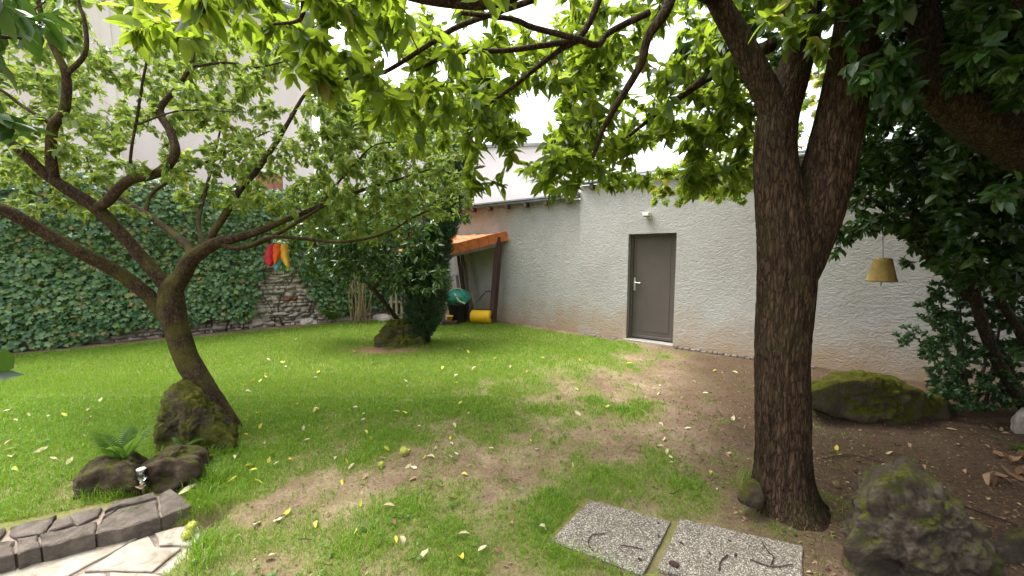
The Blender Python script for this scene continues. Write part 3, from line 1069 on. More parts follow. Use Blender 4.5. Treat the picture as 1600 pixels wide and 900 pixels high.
# ------------------------------------------------------------------ leaves, twigs and trees
def leaf_tmpl(width=0.36, curl=0.25, fold=0.12, prof=((.14, .55), (.38, .98), (.64, .9), (.86, .45)), wave=0.0):
    V = [(0, 0, 0)]
    for k, (t, w) in enumerate(prof):
        z = -curl * t * t
        x = w * width / 2
        up = fold * x * 2 + wave * math.sin(k * 2.1) * x
        V += [(-x, t, z + up), (0, t, z), (x, t, z + up - wave * x)]
    V.append((0, 1.0, -curl))
    F = [(0, 2, 1), (0, 3, 2)]
    n = len(prof)
    for k in range(n - 1):
        a = 1 + 3 * k
        b_ = a + 3
        F += [(a, a + 1, b_ + 1), (a, b_ + 1, b_), (a + 1, a + 2, b_ + 2), (a + 1, b_ + 2, b_ + 1)]
    a = 1 + 3 * (n - 1)
    t = len(V) - 1
    F += [(a, a + 1, t), (a + 1, a + 2, t)]
    return np.array(V, float), np.array(F, int)


def lobed_tmpl(lobes, curl=0.15):
    """lobes: outline points (x,y) anticlockwise from the stalk; fan from a raised centre"""
    P = np.array(lobes, float)
    c = np.array([[0, 0.42]])
    V2 = np.vstack([c, P])
    z = -curl * (V2[:, 0] ** 2 * 2 + (V2[:, 1] - 0.42) ** 2)
    V = np.column_stack([V2, z])
    n = len(P)
    F = [(0, 1 + i, 1 + (i + 1) % n) for i in range(n)]
    return V, np.array(F)


SHORT = ((.25, .85), (.55, 1.0), (.82, .55))
MIDP = ((.3, .95), (.7, .85))
T_DIA = [leaf_tmpl(.55, .25, .2, ((.45, 1.0),)), leaf_tmpl(.5, .1, .1, ((.5, 1.0),))]
T_CHEST = [leaf_tmpl(.42, .18, .14), leaf_tmpl(.38, .45, .1), leaf_tmpl(.46, .02, .25, wave=.14), leaf_tmpl(.4, .3, .05, wave=.2), leaf_tmpl(.36, -.12, .3, wave=.1), leaf_tmpl(.44, .7, .18, wave=.1)]
T_LEFT = [leaf_tmpl(.5, .2, .15, MIDP), leaf_tmpl(.46, .4, .12, MIDP), leaf_tmpl(.54, .05, .25, MIDP), leaf_tmpl(.42, .3, .3, MIDP)]
T_RHODO = [leaf_tmpl(.28, .25, .15, SHORT), leaf_tmpl(.26, .45, .1, SHORT), leaf_tmpl(.3, .1, .2, SHORT)]
T_SMALL = [leaf_tmpl(.55, .2, .2, SHORT), leaf_tmpl(.5, .1, .1, SHORT)]
T_IVY = [lobed_tmpl([(0, 0), (.22, -.08), (.5, .12), (.36, .34), (.56, .62), (.24, .66), (0, 1.0), (-.24, .66), (-.56, .62), (-.36, .34), (-.5, .12), (-.22, -.08)], .25),
         lobed_tmpl([(0, .02), (.25, -.06), (.44, .15), (.32, .36), (.46, .55), (.2, .7), (0, .95), (-.2, .7), (-.46, .55), (-.32, .36), (-.44, .15), (-.25, -.06)], .45)]
T_MAPLE = [lobed_tmpl([(0, .05), (.15, .12), (.5, -.02), (.38, .22), (.62, .42), (.34, .46), (.36, .78), (.12, .62), (0, 1.02), (-.12, .62), (-.36, .78), (-.34, .46), (-.62, .42), (-.38, .22), (-.5, -.02), (-.15, .12)], .3)]


def frames(d, n):
    y = nrm(d)
    x = nrm(np.cross(y, n))
    z = np.cross(x, y)
    return x, y, z


def foliage(root, tmpls, pos, d, n, size, mat, nparts=300, minpx=9, fname='foliage', lname='leaf', seed=1):
    """nearest clearly seen leaves become parts, the rest one joined part"""
    r = np.random.default_rng(seed)
    pos, d, n, size = np.asarray(pos, float), np.asarray(d, float), np.asarray(n, float), np.asarray(size, float)
    X, Y_, Z_ = frames(d, n)
    which = r.integers(0, len(tmpls), len(pos))
    px, py, dep = project(pos + Y_ * size[:, None] * 0.5)
    pix = size * 600 / np.maximum(dep, 0.1)
    ok = (dep > 0.3) & (px > 5) & (px < 1595) & (py > 5) & (py < 895) & (pix > minpx)
    near = {}
    cell = 9
    for i in np.nonzero(ok)[0]:
        k = (int(px[i] // cell), int(py[i] // cell))
        if k not in near or dep[near[k]] > dep[i]:
            near[k] = i
    cand = np.array(sorted(near.values(), key=lambda i: -pix[i]), int)[:nparts] if near else np.zeros(0, int)
    part = np.zeros(len(pos), bool)
    part[cand] = True
    off = np.array(origin(root))
    mb = MB()
    for t, (V, F) in enumerate(tmpls):
        sel = np.nonzero((which == t) & ~part)[0]
        if len(sel):
            s = size[sel][:, None, None]
            P = pos[sel][:, None, :] + s * (V[None, :, 0:1] * X[sel][:, None] + V[None, :, 1:2] * Y_[sel][:, None] + V[None, :, 2:3] * Z_[sel][:, None])
            FF = F[None] + (np.arange(len(sel)) * len(V))[:, None, None]
            mb.add(P.reshape(-1, 3), FF.reshape(-1, 3))
    o = mb.build(fname, mat, root, smooth=True)
    o['kind'] = 'stuff'
    for t, (V, F) in enumerate(tmpls):
        sel = np.nonzero((which == t) & part)[0]
        if not len(sel):
            continue
        q = MB()
        q.add(V, F)
        me = q.mesh(lname)
        me.materials.append(mat)
        for i in sel:
            lo = bpy.data.objects.new(lname, me)
            COL.objects.link(lo)
            lo.parent = root
            s = size[i]
            p = pos[i] - off
            lo.matrix_basis = Matrix(((X[i][0] * s, Y_[i][0] * s, Z_[i][0] * s, p[0]), (X[i][1] * s, Y_[i][1] * s, Z_[i][1] * s, p[1]), (X[i][2] * s, Y_[i][2] * s, Z_[i][2] * s, p[2]), (0, 0, 0, 1)))
    return o


def boxes(rows, rng, holes=()):
    """targets spread through view wedges (px0,px1,py0,py1,Y0,Y1,count)"""
    out = []
    for a, b_, c_, d_, y0, y1, n in rows:
        k = 0
        tries = 0
        while k < n and tries < n * 6:
            tries += 1
            px, py = rng.uniform(a, b_), rng.uniform(c_, d_)
            if any(((px - h[0]) / h[2]) ** 2 + ((py - h[1]) / h[3]) ** 2 < 1 for h in holes):
                continue
            out.append(D(px, py, rng.uniform(y0, y1)))
            k += 1
    return np.array(out)


def wboxes(rows, rng):
    out = []
    for x0, x1, y0, y1, z0, z1, n in rows:
        out.append(np.column_stack([rng.uniform(x0, x1, n), rng.uniform(y0, y1, n), rng.uniform(z0, z1, n)]))
    return np.vstack(out)


class Skel:
    def __init__(self):
        self.P = np.zeros((200000, 3))
        self.R = np.zeros(200000)
        self.n = 0

    def add(self, P, R):
        k = len(P)
        self.P[self.n:self.n + k] = P
        self.R[self.n:self.n + k] = R
        self.n += k

    def grow(self, targets, mb, rng, sag=0.08, wig=0.12, tip=0.0018, kmax=0.009, seg=5, up=0.0):
        d0 = np.array([np.min(np.linalg.norm(self.P[:self.n] - t, axis=1)) for t in targets])
        paths = []
        for t in targets[np.argsort(d0)]:
            dd = np.linalg.norm(self.P[:self.n] - t, axis=1)
            i = int(np.argmin(dd))
            S, L = self.P[i], dd[i]
            if L < 0.03:
                continue
            n = max(4, int(L / 0.07))
            u = np.linspace(0, 1, n)[:, None]
            w1 = rng.normal(0, wig * L, 3)
            w2 = rng.normal(0, wig * L * 0.6, 3)
            pth = S * (1 - u) + t * u + w1 * np.sin(u * math.pi) + w2 * np.sin(u * 2 * math.pi) + np.array([0, 0, sag * L]) * np.sin(u * math.pi)
            rb = min(self.R[i] * 0.75, kmax, 0.0025 + 0.0055 * L)
            rr = rb + (tip - rb) * u[:, 0]
            mb.tube(pth, rr, seg, cap=False)
            self.add(pth[1:], rr[1:])
            paths.append(pth)
        return paths


def leafing(paths, rng, tipn=6, along=4, size=(.1, .14), droop=0.35, spread=0.9, upn=0.8, frac=0.5):
    pos, d, n, s = [], [], [], []
    for p in paths:
        td = nrm(p[-1] - p[max(0, len(p) - 3)])
        for k in range(int(rng.integers(max(1, tipn - 2), tipn + 2))):
            pos.append(p[-1] - td * rng.uniform(0, .07) + rng.normal(0, .008, 3))
            d.append(nrm(td * 0.7 + rng.normal(0, 1, 3) * spread * 0.7 + np.array([0, 0, -droop])))
        L = np.linalg.norm(p[-1] - p[0])
        for k in range(int(along * (0.4 + L * 1.4))):
            q = rng.uniform(1 - frac, 0.97) * (len(p) - 1)
            i = int(q)
            pos.append(p[i] + (p[min(i + 1, len(p) - 1)] - p[i]) * (q - i))
            d.append(nrm(td * 0.3 + rng.normal(0, 1, 3) * spread + np.array([0, 0, -droop])))
    m = len(pos)
    n = nrm(np.array([0, 0, upn]) + rng.normal(0, 0.45, (m, 3)))
    return np.array(pos), np.array(d), n, rng.uniform(size[0], size[1], m)


def bark_tube(mb, ctrl, seg=24, step=0.03, amp=0.1, fx=9.0, fz=2.2, seed=0, flare=0.0):
    S_ = spline(ctrl, step)
    n0 = mb.n
    mb.tube(S_[:, :3], S_[:, 3], seg)
    V = mb.v[-1]
    C0 = np.repeat(S_[:, :3], seg, axis=0)
    R0 = np.repeat(S_[:, 3], seg)
    rad = V - C0
    u = nrm(rad)
    q = np.column_stack([u[:, 0] * fx * 0.35, u[:, 1] * fx * 0.35, (C0[:, 2] + u[:, 2] * .1) * fz])
    a = 1 - np.abs(2 * fbm(q, seed, 3) - 1) * 1.6
    bgn = fbm(C0 * 3 + u * 1.2, seed + 5, 3) - 0.5
    f = 1 + amp * (a - 0.6) + 0.35 * amp * bgn
    if flare:
        z = C0[:, 2]
        lob = 0.6 + 0.8 * fbm(np.column_stack([u[:, 0] * 1.7, u[:, 1] * 1.7, z * 0.5]), seed + 9, 2)
        f = f + flare * np.exp(-np.maximum(z, 0) / 0.11) * lob
    mb.v[-1] = C0 + rad * f[:, None]
    return S_


# ---- big tree on the right
rngT = np.random.default_rng(101)
bt = thing('big_tree', [1.64, 2.33, 0], 'big forked tree with furrowed red-brown bark and broad backlit leaves', 'tree')
sk = Skel()
mb = MB()
k = 2.33 / 600 * 0.74
TR = pxs([(1228, 850, 2.33, 62 * k), (1226, 800, 2.33, 54 * k), (1224, 740, 2.33, 51 * k), (1222, 640, 2.33, 49 * k), (1222, 540, 2.33, 49 * k), (1228, 450, 2.33, 51 * k), (1228, 380, 2.33, 50 * k), (1218, 310, 2.34, 43 * k), (1211, 250, 2.35, 38 * k), (1214, 190, 2.36, 36 * k), (1234, 130, 2.38, 31 * k), (1252, 70, 2.4, 26 * k), (1262, 0, 2.42, 24 * k), (1270, -120, 2.5, 20 * k), (1260, -320, 2.6, 13 * k)])
bark_tube(mb, TR, 110, 0.011, 0.13, 22, 3.2, 1, 0.55)
mb.build('trunk', M['bark_big'], bt, smooth=True)
s_ = spline(TR[9:], .06)
sk.add(s_[:, :3], s_[:, 3])
LIMB_T = [([(1238, 460, 2.33, 30 * k), (1252, 400, 2.32, 43 * k), (1278, 320, 2.3, 46 * k), (1302, 230, 2.29, 42 * k), (1319, 150, 2.28, 38 * k), (1332, 70, 2.27, 34 * k), (1345, -40, 2.25, 30 * k), (1360, -220, 2.2, 20 * k)], 110, .01, .12, 22),
          ([(1214, 215, 2.35, 24 * k), (1203, 160, 2.36, 25 * k), (1180, 110, 2.38, 24 * k), (1152, 55, 2.4, 22 * k), (1120, 0, 2.42, 19 * k), (1060, -110, 2.45, 15 * k), (960, -240, 2.5, 10 * k)], 40, .015, .1, 10),
          ([(1205, 70, 2.5, 14 * k), (1163, 93, 2.7, 13 * k), (1117, 115, 2.9, 12 * k), (1083, 137, 3.05, 10 * k), (1007, 193, 3.3, 6 * k), (960, 232, 3.45, 3 * k)], 20, .03, .08, 8),
          ([(1060, -110, 2.45, 12 * k), (1047, 0, 2.4, 11 * k), (1013, 57, 2.4, 9 * k), (1000, 103, 2.42, 8 * k), (960, 170, 2.45, 6.5 * k), (940, 207, 2.5, 5 * k), (920, 267, 2.55, 3 * k)], 16, .03, .08, 8),
          ([(960, -240, 2.5, 10 * k), (945, -60, 2.3, 8 * k), (935, 0, 2.25, 7 * k), (907, 57, 2.25, 6 * k), (867, 83, 2.3, 5 * k), (800, 137, 2.4, 4 * k), (760, 165, 2.5, 2.5 * k)], 14, .03, .08, 8),
          ([(1013, 20, 2.4, 7 * k), (953, 50, 2.3, 6 * k), (933, 70, 2.25, 6 * k), (900, 60, 2.2, 5.5 * k), (833, 43, 2.15, 5 * k), (800, 30, 2.1, 4.5 * k), (720, 20, 2.0, 3.5 * k)], 14, .03, .08, 8),
          ([(905, 62, 2.25, 6 * k), (800, 78, 2.3, 5 * k), (740, 80, 2.3, 4.5 * k), (700, 87, 2.3, 4 * k), (650, 110, 2.35, 2.5 * k)], 12, .03, .08, 8),
          ([(833, 0, 2.1, 5.5 * k), (720, 40, 2.1, 4.8 * k), (667, 72, 2.1, 4.2 * k), (600, 113, 2.1, 3.5 * k), (563, 117, 2.1, 3 * k), (530, 127, 2.1, 2 * k)], 12, .03, .08, 8),
          ([(1120, 0, 2.42, 14 * k), (1000, -60, 1.9, 13 * k), (880, -45, 1.6, 12 * k), (780, -5, 1.5, 11 * k), (715, -1, 1.48, 10 * k), (640, -12, 1.45, 9 * k), (560, -40, 1.45, 7 * k), (480, -8, 1.6, 4 * k), (470, 30, 1.65, 2.6 * k), (427, 38, 1.7, 1.8 * k)], 16, .025, .08, 8),
          ([(560, -40, 1.45, 6 * k), (430, -60, 1.5, 5 * k), (330, -30, 1.5, 4 * k), (318, 20, 1.5, 2.5 * k)], 10, .03, .08, 8)]
for row, seg, st, amp, fx in LIMB_T:
    mb = MB()
    W_ = pxs(row)
    bark_tube(mb, W_, seg, st, amp, fx, 3.2 if fx > 20 else 1.8, len(row))
    mb.build('limb', M['bark_big'], bt, smooth=True)
    s_ = spline(W_, .05)
    sk.add(s_[:, :3], s_[:, 3])
HOLES = [(733, 42, 32, 26), (838, 168, 36, 42), (1030, 256, 48, 24), (592, 96, 22, 26), (476, 78, 22, 20), (945, 165, 18, 20), (770, 255, 26, 45), (830, 240, 30, 22), (640, 15, 16, 14), (1175, 60, 14, 50)]
tg = boxes([(190, 420, -60, 62, 1.45, 2.2, 30), (400, 620, -60, 80, 1.6, 2.5, 40), (445, 585, 80, 140, 1.9, 2.3, 14), (560, 760, 0, 195, 2.1, 3.4, 92), (725, 790, 270, 300, 2.6, 2.8, 7),
            (740, 960, 40, 275, 2.4, 4, 130), (830, 920, 230, 300, 2.4, 3.0, 20), (860, 1180, 0, 210, 2.5, 4.5, 175), (960, 1180, 200, 290, 3.0, 4.2, 60), (800, 1000, -260, 0, 1.7, 4.5, 25), (1000, 1330, -300, 0, 1.7, 4.5, 120), (250, 900, -320, -40, 1.2, 3.5, 50), (1190, 1330, -100, 90, 1.7, 2.6, 34), (880, 1185, 190, 305, 3.0, 4.2, 48), (640, 800, 60, 235, 2.4, 3.4, 34), (1090, 1190, 20, 200, 2.8, 4.0, 34), (800, 960, 60, 250, 2.8, 3.8, 34)], rngT, HOLES)
mb = MB()
paths = sk.grow(tg, mb, rngT, 0.05, 0.1)
o = mb.build('twigs', M['twig'], bt, smooth=True)
o['kind'] = 'stuff'
pos, d, n, s = leafing(paths, rngT, 6, 24, (.055, .122), 0.45, 0.9, 0.6, .85)
print('big tree leaves', len(pos))
foliage(bt, T_CHEST, pos, d, n, s, M['leaf_chestnut'], 300)

# ---- leaning tree on the left
rngL = np.random.default_rng(202)
lt = thing('leaning_tree', [*G(352, 668)[:2], 0], 'small leaning tree with mossy spreading limbs behind the pointed mossy boulder', 'tree')
sk = Skel()
k = 3.5 / 600 * 0.62
mb = MB()
TR = pxs([(360, 690, 3.42, 30 * k), (348, 655, 3.42, 26 * k), (318, 605, 3.42, 25 * k), (292, 560, 3.42, 25 * k), (277, 515, 3.42, 25 * k), (268, 480, 3.42, 27 * k), (268, 452, 3.43, 24 * k), (283, 432, 3.45, 19 * k), (300, 404, 3.47, 17 * k), (333, 382, 3.5, 14.5 * k), (365, 373, 3.53, 11 * k), (400, 363, 3.6, 9 * k), (450, 342, 3.7, 7 * k), (500, 323, 3.8, 6 * k), (567, 297, 3.95, 4.5 * k), (633, 277, 4.1, 3 * k), (693, 257, 4.25, 1.5 * k)])
bark_tube(mb, TR, 40, 0.02, 0.14, 8, 3, 4, 0.12)
mb.build('trunk', M['bark_left'], lt, smooth=True)
s_ = spline(TR[9:], .05)
sk.add(s_[:, :3], s_[:, 3])
LL = [[(268, 505, 3.42, 15 * k), (253, 488, 3.4, 16 * k), (233, 463, 3.36, 15 * k), (187, 427, 3.25, 13.5 * k), (133, 398, 3.1, 13 * k), (67, 362, 2.95, 12 * k), (0, 325, 2.8, 11 * k), (-120, 280, 2.6, 8 * k)],
      [(270, 460, 3.43, 16 * k), (233, 415, 3.38, 14 * k), (187, 362, 3.3, 13 * k), (150, 325, 3.22, 13 * k), (100, 292, 3.12, 12 * k), (66, 268, 3.05, 10 * k), (20, 225, 2.95, 8 * k), (-40, 190, 2.9, 6 * k)],
      [(86, 285, 3.1, 9 * k), (80, 250, 3.05, 9 * k), (82, 200, 3.0, 8.5 * k), (100, 172, 3.0, 8 * k), (103, 117, 2.98, 7 * k), (80, 67, 2.95, 5 * k), (63, 17, 2.95, 4 * k), (50, -60, 2.95, 3 * k)],
      [(103, 117, 2.98, 5 * k), (133, 83, 3.0, 4 * k), (132, 33, 3.02, 3.5 * k), (122, 0, 3.05, 3 * k), (115, -60, 3.1, 2 * k)],
      [(82, 195, 3.0, 4 * k), (50, 175, 2.95, 3.2 * k), (27, 160, 2.95, 3 * k), (0, 140, 2.9, 2.5 * k), (-50, 120, 2.9, 2 * k)],
      [(150, 325, 3.22, 11 * k), (167, 315, 3.2, 10.5 * k), (187, 293, 3.18, 10 * k), (207, 280, 3.16, 9.5 * k), (247, 270, 3.15, 9 * k), (273, 242, 3.15, 8.5 * k), (267, 207, 3.2, 8 * k), (250, 172, 3.25, 7 * k), (277, 137, 3.3, 5 * k), (300, 97, 3.35, 3.8 * k), (303, 60, 3.4, 3 * k), (310, -20, 3.45, 2 * k)],
      [(297, 105, 3.33, 3 * k), (353, 98, 3.4, 2.6 * k), (400, 105, 3.45, 2 * k), (450, 95, 3.5, 1.4 * k)],
      [(202, 282, 3.16, 3.2 * k), (205, 235, 3.1, 2.8 * k), (213, 190, 3.08, 2.6 * k), (222, 133, 3.05, 2.4 * k), (230, 73, 3.0, 2 * k), (207, 17, 2.95, 1.6 * k), (195, -20, 2.95, 1.4 * k)],
      [(213, 195, 3.08, 2.2 * k), (283, 173, 3.1, 1.6 * k), (370, 175, 3.2, 1 * k)],
      [(325, 386, 3.5, 10 * k), (333, 365, 3.52, 8 * k), (353, 333, 3.58, 8 * k), (377, 293, 3.66, 7.5 * k), (400, 268, 3.74, 7 * k), (433, 220, 3.85, 6 * k), (453, 187, 3.95, 5 * k), (477, 147, 4.05, 4 * k), (510, 117, 4.15, 2 * k)],
      [(345, 380, 3.5, 7 * k), (367, 388, 3.5, 6.5 * k), (400, 381, 3.52, 6 * k), (440, 362, 3.55, 5 * k), (500, 325, 3.7, 3 * k)],
      [(385, 386, 3.5, 4 * k), (425, 371, 3.5, 4.5 * k), (467, 372, 3.55, 4.2 * k), (533, 378, 3.65, 3.6 * k), (600, 365, 3.8, 3 * k), (660, 333, 3.95, 2.2 * k), (720, 315, 4.05, 1.4 * k)],
      [(500, 322, 3.8, 3 * k), (533, 280, 3.75, 2.6 * k), (560, 250, 3.72, 2.2 * k), (590, 225, 3.7, 1.6 * k), (650, 222, 3.75, 1 * k)],
      [(300, 398, 3.5, 11 * k), (290, 380, 3.6, 9.5 * k), (260, 357, 3.75, 8 * k), (227, 333, 3.95, 7 * k), (190, 310, 4.15, 6 * k), (150, 280, 4.4, 4 * k), (130, 230, 4.6, 2.5 * k)],
      [(227, 333, 3.95, 5 * k), (240, 300, 4.1, 4.5 * k), (300, 265, 4.3, 4 * k), (360, 235, 4.5, 3.2 * k), (420, 205, 4.7, 2 * k)],
      [(320, 385, 3.55, 6 * k), (310, 350, 3.8, 5.5 * k), (318, 310, 4.1, 5 * k), (330, 265, 4.3, 3.5 * k), (345, 200, 4.5, 2.5 * k)]]
for q, row in enumerate(LL):
    mb = MB()
    W_ = pxs(row)
    bark_tube(mb, W_, 22 if row[0][3] > 7 * k else 12, .025, .16, 7, 3.5, 30 + q)
    mb.build('limb', M['bark_left'], lt, smooth=True)
    s_ = spline(W_, .05)
    sk.add(s_[:, :3], s_[:, 3])
tg = boxes([(0, 330, -30, 160, 3.2, 4.8, 70), (300, 540, 40, 180, 3.4, 5, 40), (-60, 330, -40, 290, 2.9, 4.8, 479), (0, 200, 130, 340, 3.6, 4.6, 110), (280, 560, 50, 330, 3.3, 5, 479), (500, 735, 130, 345, 3.6, 4.8, 383), (-100, 600, -220, -20, 3, 5, 191), (420, 640, 300, 380, 3.7, 4.4, 68)],
           rngL, [(165, 45, 30, 34), (160, 160, 22, 25), (455, 130, 30, 30), (500, 70, 40, 26), (290, 225, 22, 18), (410, 205, 20, 20), (430, 285, 18, 14), (225, 235, 22, 25)])
mb = MB()
paths = sk.grow(tg, mb, rngL, 0.08, 0.13, kmax=.007)
o = mb.build('twigs', M['twig_pale'], lt, smooth=True)
o['kind'] = 'stuff'
pos, d, n, s = leafing(paths, rngL, 6, 20, (.05, .085), 0.3, 0.9, 0.75, .7)
print('left tree leaves', len(pos))
foliage(lt, T_LEFT, pos, d, n, s, M['leaf_left'], 300)

# ---- evergreen branch reaching in from the left edge
rngF = np.random.default_rng(303)
fs = thing('broadleaf_shrub', [-2.6, 0.75, -0.05], 'broad-leaved evergreen shrub reaching in beside the patio', 'shrub')
sk = Skel()
for row in ([(-1200, 1000, 0.75, .02), (-700, 500, 0.9, .016), (-250, 120, 1.05, .012), (-60, 60, 1.15, .008), (40, 60, 1.25, .004)], [(-500, 780, 0.9, .008), (-150, 620, 1.0, .005), (-20, 590, 1.05, .003)]):
    W_ = pxs(row)
    if row[0][0] < -1000:
        W_[0][:3] = [-2.6, 0.75, -0.06]
    else:
        W_[0][:3] = [-2.1, 0.85, 1.05]
    mb = MB()
    mb.tube(spline(W_, .04)[:, :3], spline(W_, .04)[:, 3], 8)
    mb.build('stem', M['twig'], fs, smooth=True)
    s_ = spline(W_, .03)
    sk.add(s_[:, :3], s_[:, 3])
tg = np.vstack([boxes([(-80, 80, -20, 85, 1.05, 1.4, 16), (-10, 25, 180, 215, 1.1, 1.2, 2), (-150, 0, -150, 150, 1.0, 1.4, 14)], rngF), boxes([(-16, 6, 582, 602, 1.0, 1.1, 3)], rngF)])
mb = MB()
paths = sk.grow(tg, mb, rngF, 0.05, 0.1)
o = mb.build('twigs', M['twig'], fs, smooth=True)
o['kind'] = 'stuff'
pos, d, n, s = leafing(paths, rngF, 5, 3, (.07, .1), 0.25, 0.9, 0.8)
foliage(fs, T_LEFT, pos, d, n, s, M['leaf_laurel'], 200)

# ---- ivy
rngI = np.random.default_rng(404)
iv = thing('ivy', IVP(IL * 0.5, 0.1, 0.2), 'dense dark green ivy draped over the stone boundary wall', 'ivy')
N = 25000
s = rngI.uniform(0, IL, N)
z = rngI.uniform(0.05, IH + 0.25, N)
thick = 0.08 + 0.24 * fbm2(s, z, 1.3, 5, 3) + 0.12 * sst(1.6, 2.6, z)
bcn = BAREPOLY.mean(0)
keep = ~inpoly(s + rngI.normal(0, .05, N), z + rngI.normal(0, .04, N), bcn + (BAREPOLY - bcn) * 1.22 + np.array([.06, 0]))
low = 0.05 + 0.2 * sst(ivs(120, 540)[0], ivs(200, 530)[0], s) * (0.5 + fbm2(s, z * 0, 1.2, 8, 2)) + 0.12 * np.sin(s * 3.1) ** 2 * sst(ivs(150, 540)[0], ivs(260, 530)[0], s)
keep &= z > low * 0.92
# sag of the ivy's rim into the bare patch, thin places in the cover
keep &= rngI.uniform(0, 1, N) < 0.35 + 1.1 * fbm2(s, z, 2.3, 15, 3)
s, z, thick = s[keep], z[keep], thick[keep]
lay = rngI.uniform(0.3, 1.0, len(s)) ** 0.6
nn = thick * lay + 0.1 * np.maximum(0, fbm2(s, z * 2.2, 3.5, 31, 2) - 0.45)
pos = np.array([IV0[0], IV0[1], 0]) + s[:, None] * np.array([IVD[0], IVD[1], 0]) + nn[:, None] * np.array([IVN[0], IVN[1], 0]) + z[:, None] * UP
m_ = len(s)
d = nrm(np.array([0, 0, -0.9]) + rngI.normal(0, .45, (m_, 3)) + 0.35 * np.array([IVN[0], IVN[1], 0]))
n = nrm(np.array([IVN[0], IVN[1], 0.75]) + rngI.normal(0, .3, (m_, 3)))
foliage(iv, T_IVY, pos, d, n, rngI.uniform(.06, .115, m_), M['leaf_ivy'], 300, 6)
mb = MB()
for q in range(26):
    s0 = rngI.uniform(0.5, IL - .5)
    P = [IVP(s0 + 0.25 * math.sin(t * 3 + q) * t, 0.05, -0.05 + t * 1.0) for t in np.linspace(0, 2.7, 12)]
    mb.tube(np.array(P), np.linspace(.018, .004, 12), 6)
o = mb.build('vine_stems', M['twig'], iv, smooth=True)
o['kind'] = 'stuff'


# ---- yew column
def sprig_tmpl(seed, n=12):
    r = np.random.default_rng(seed)
    V, F = [], []
    for k in range(n):
        t = k / n
        side = -1 if k % 2 else 1
        b0 = np.array([0, t * 0.8, 0.05 * math.sin(t * 3)])
        dr = nrm(np.array([side * r.uniform(.5, 1), r.uniform(.5, 1.0), r.uniform(-.5, .7)]))
        L = 0.34 * (1 - 0.4 * t)
        w = np.array([0.03, 0.03, 0.02]) * 1.3
        sd_ = nrm(np.cross(dr, [0.1, 0.2, 1]))
        i = len(V)
        V += [b0 - sd_ * w, b0 + sd_ * w, b0 + dr * L]
        F.append((i, i + 1, i + 2))
    V += [np.array([-.02, 0, 0]), np.array([.02, 0, 0]), np.array([0, 1.05, .05])]
    F.append((len(V) - 3, len(V) - 2, len(V) - 1))
    return np.array(V), np.array(F)


T_YEW = [sprig_tmpl(k) for k in range(3)]
rngY = np.random.default_rng(505)
yw = thing('yew', [*G(655, 541)[:2], 0], 'dark columnar yew narrowing to a short trunk at the ground', 'yew')
ax = pxs([(655, 534, 6.7, .12), (658, 515, 6.72, .24), (662, 492, 6.75, .33), (666, 460, 6.8, .39), (669, 430, 6.8, .37), (676, 395, 6.85, .31), (690, 355, 6.95, .27), (701, 310, 7.05, .26), (710, 270, 7.15, .2), (716, 235, 7.2, .1)])
A_ = spline(ax, 0.02)
N = 13500
i = rngY.integers(0, len(A_), N)
wgt = A_[i, 3]
u = nrm(rngY.normal(0, 1, (N, 3)))
lump = 0.5 + 0.95 * fbm(A_[i, :3] * 6 + u * 2.2, 3, 3)
rr = A_[i, 3] * lump * rngY.uniform(0.55, 1.0, N) ** 0.4
pos = A_[i, :3] + u * rr[:, None] * np.array([1, 1, .6])
d = nrm(u * 0.7 + np.array([0, 0, 0.9]) + rngY.normal(0, .3, (N, 3)))
n = nrm(u + rngY.normal(0, .4, (N, 3)))
foliage(yw, T_YEW, pos, d, n, rngY.uniform(.08, .14, N), M['leaf_yew'], 0, lname='sprig')
mb = MB()
bark_tube(mb, np.vstack([[*G(655, 541)[:2], -0.05, .1], ax[1] * np.array([1, 1, 1, .3]), ax[4] * np.array([1, 1, 1, .16]), ax[7] * np.array([1, 1, 1, .1])]), 16, .04, .2, 6, 2, 3, .3)
mb.build('trunk', M['bark_dark'], yw, smooth=True)

# ---- rhododendron beside the yew
rngR = np.random.default_rng(606)
rh = thing('rhododendron', [*G(632, 512)[:2], 0], 'spreading rhododendron bush with long dark leaves beside the yew', 'shrub')
sk = Skel()
for q, row in enumerate(([(640, 520, 7.0, .045), (600, 472, 6.9, .04), (573, 440, 6.8, .032), (552, 400, 6.7, .025), (530, 350, 6.6, .015), (500, 330, 6.5, .008)],
                         [(640, 515, 7.0, .04), (640, 460, 6.8, .03), (630, 400, 6.6, .02), (640, 350, 6.5, .012), (620, 300, 6.6, .008)],
                         [(585, 452, 6.85, .025), (600, 420, 6.6, .02), (600, 380, 6.4, .014), (585, 340, 6.4, .008)])):
    W_ = pxs(row)
    if q < 2:
        W_[0][:3] = [*G(640, 522)[:2], -0.03]
    mb = MB()
    bark_tube(mb, W_, 12, .04, .12, 6, 3, q)
    mb.build('stem', M['bark_dark'], rh, smooth=True)
    s_ = spline(W_, .05)
    sk.add(s_[:, :3], s_[:, 3])
tg = boxes([(430, 600, 350, 430, 6.2, 7.3, 176), (520, 690, 330, 445, 6.1, 7.0, 192), (470, 650, 290, 360, 6.4, 7.4, 128), (590, 700, 420, 455, 6.1, 6.5, 41)], rngR)
mb = MB()
paths = sk.grow(tg, mb, rngR, 0.1, .1)
o = mb.build('twigs', M['twig'], rh, smooth=True)
o['kind'] = 'stuff'
pos, d, n, s = leafing(paths, rngR, 9, 6, (.1, .15), 0.15, 0.9, 0.8)
foliage(rh, T_RHODO, pos, d, n, s, M['leaf_rhodo'], 300, 6)

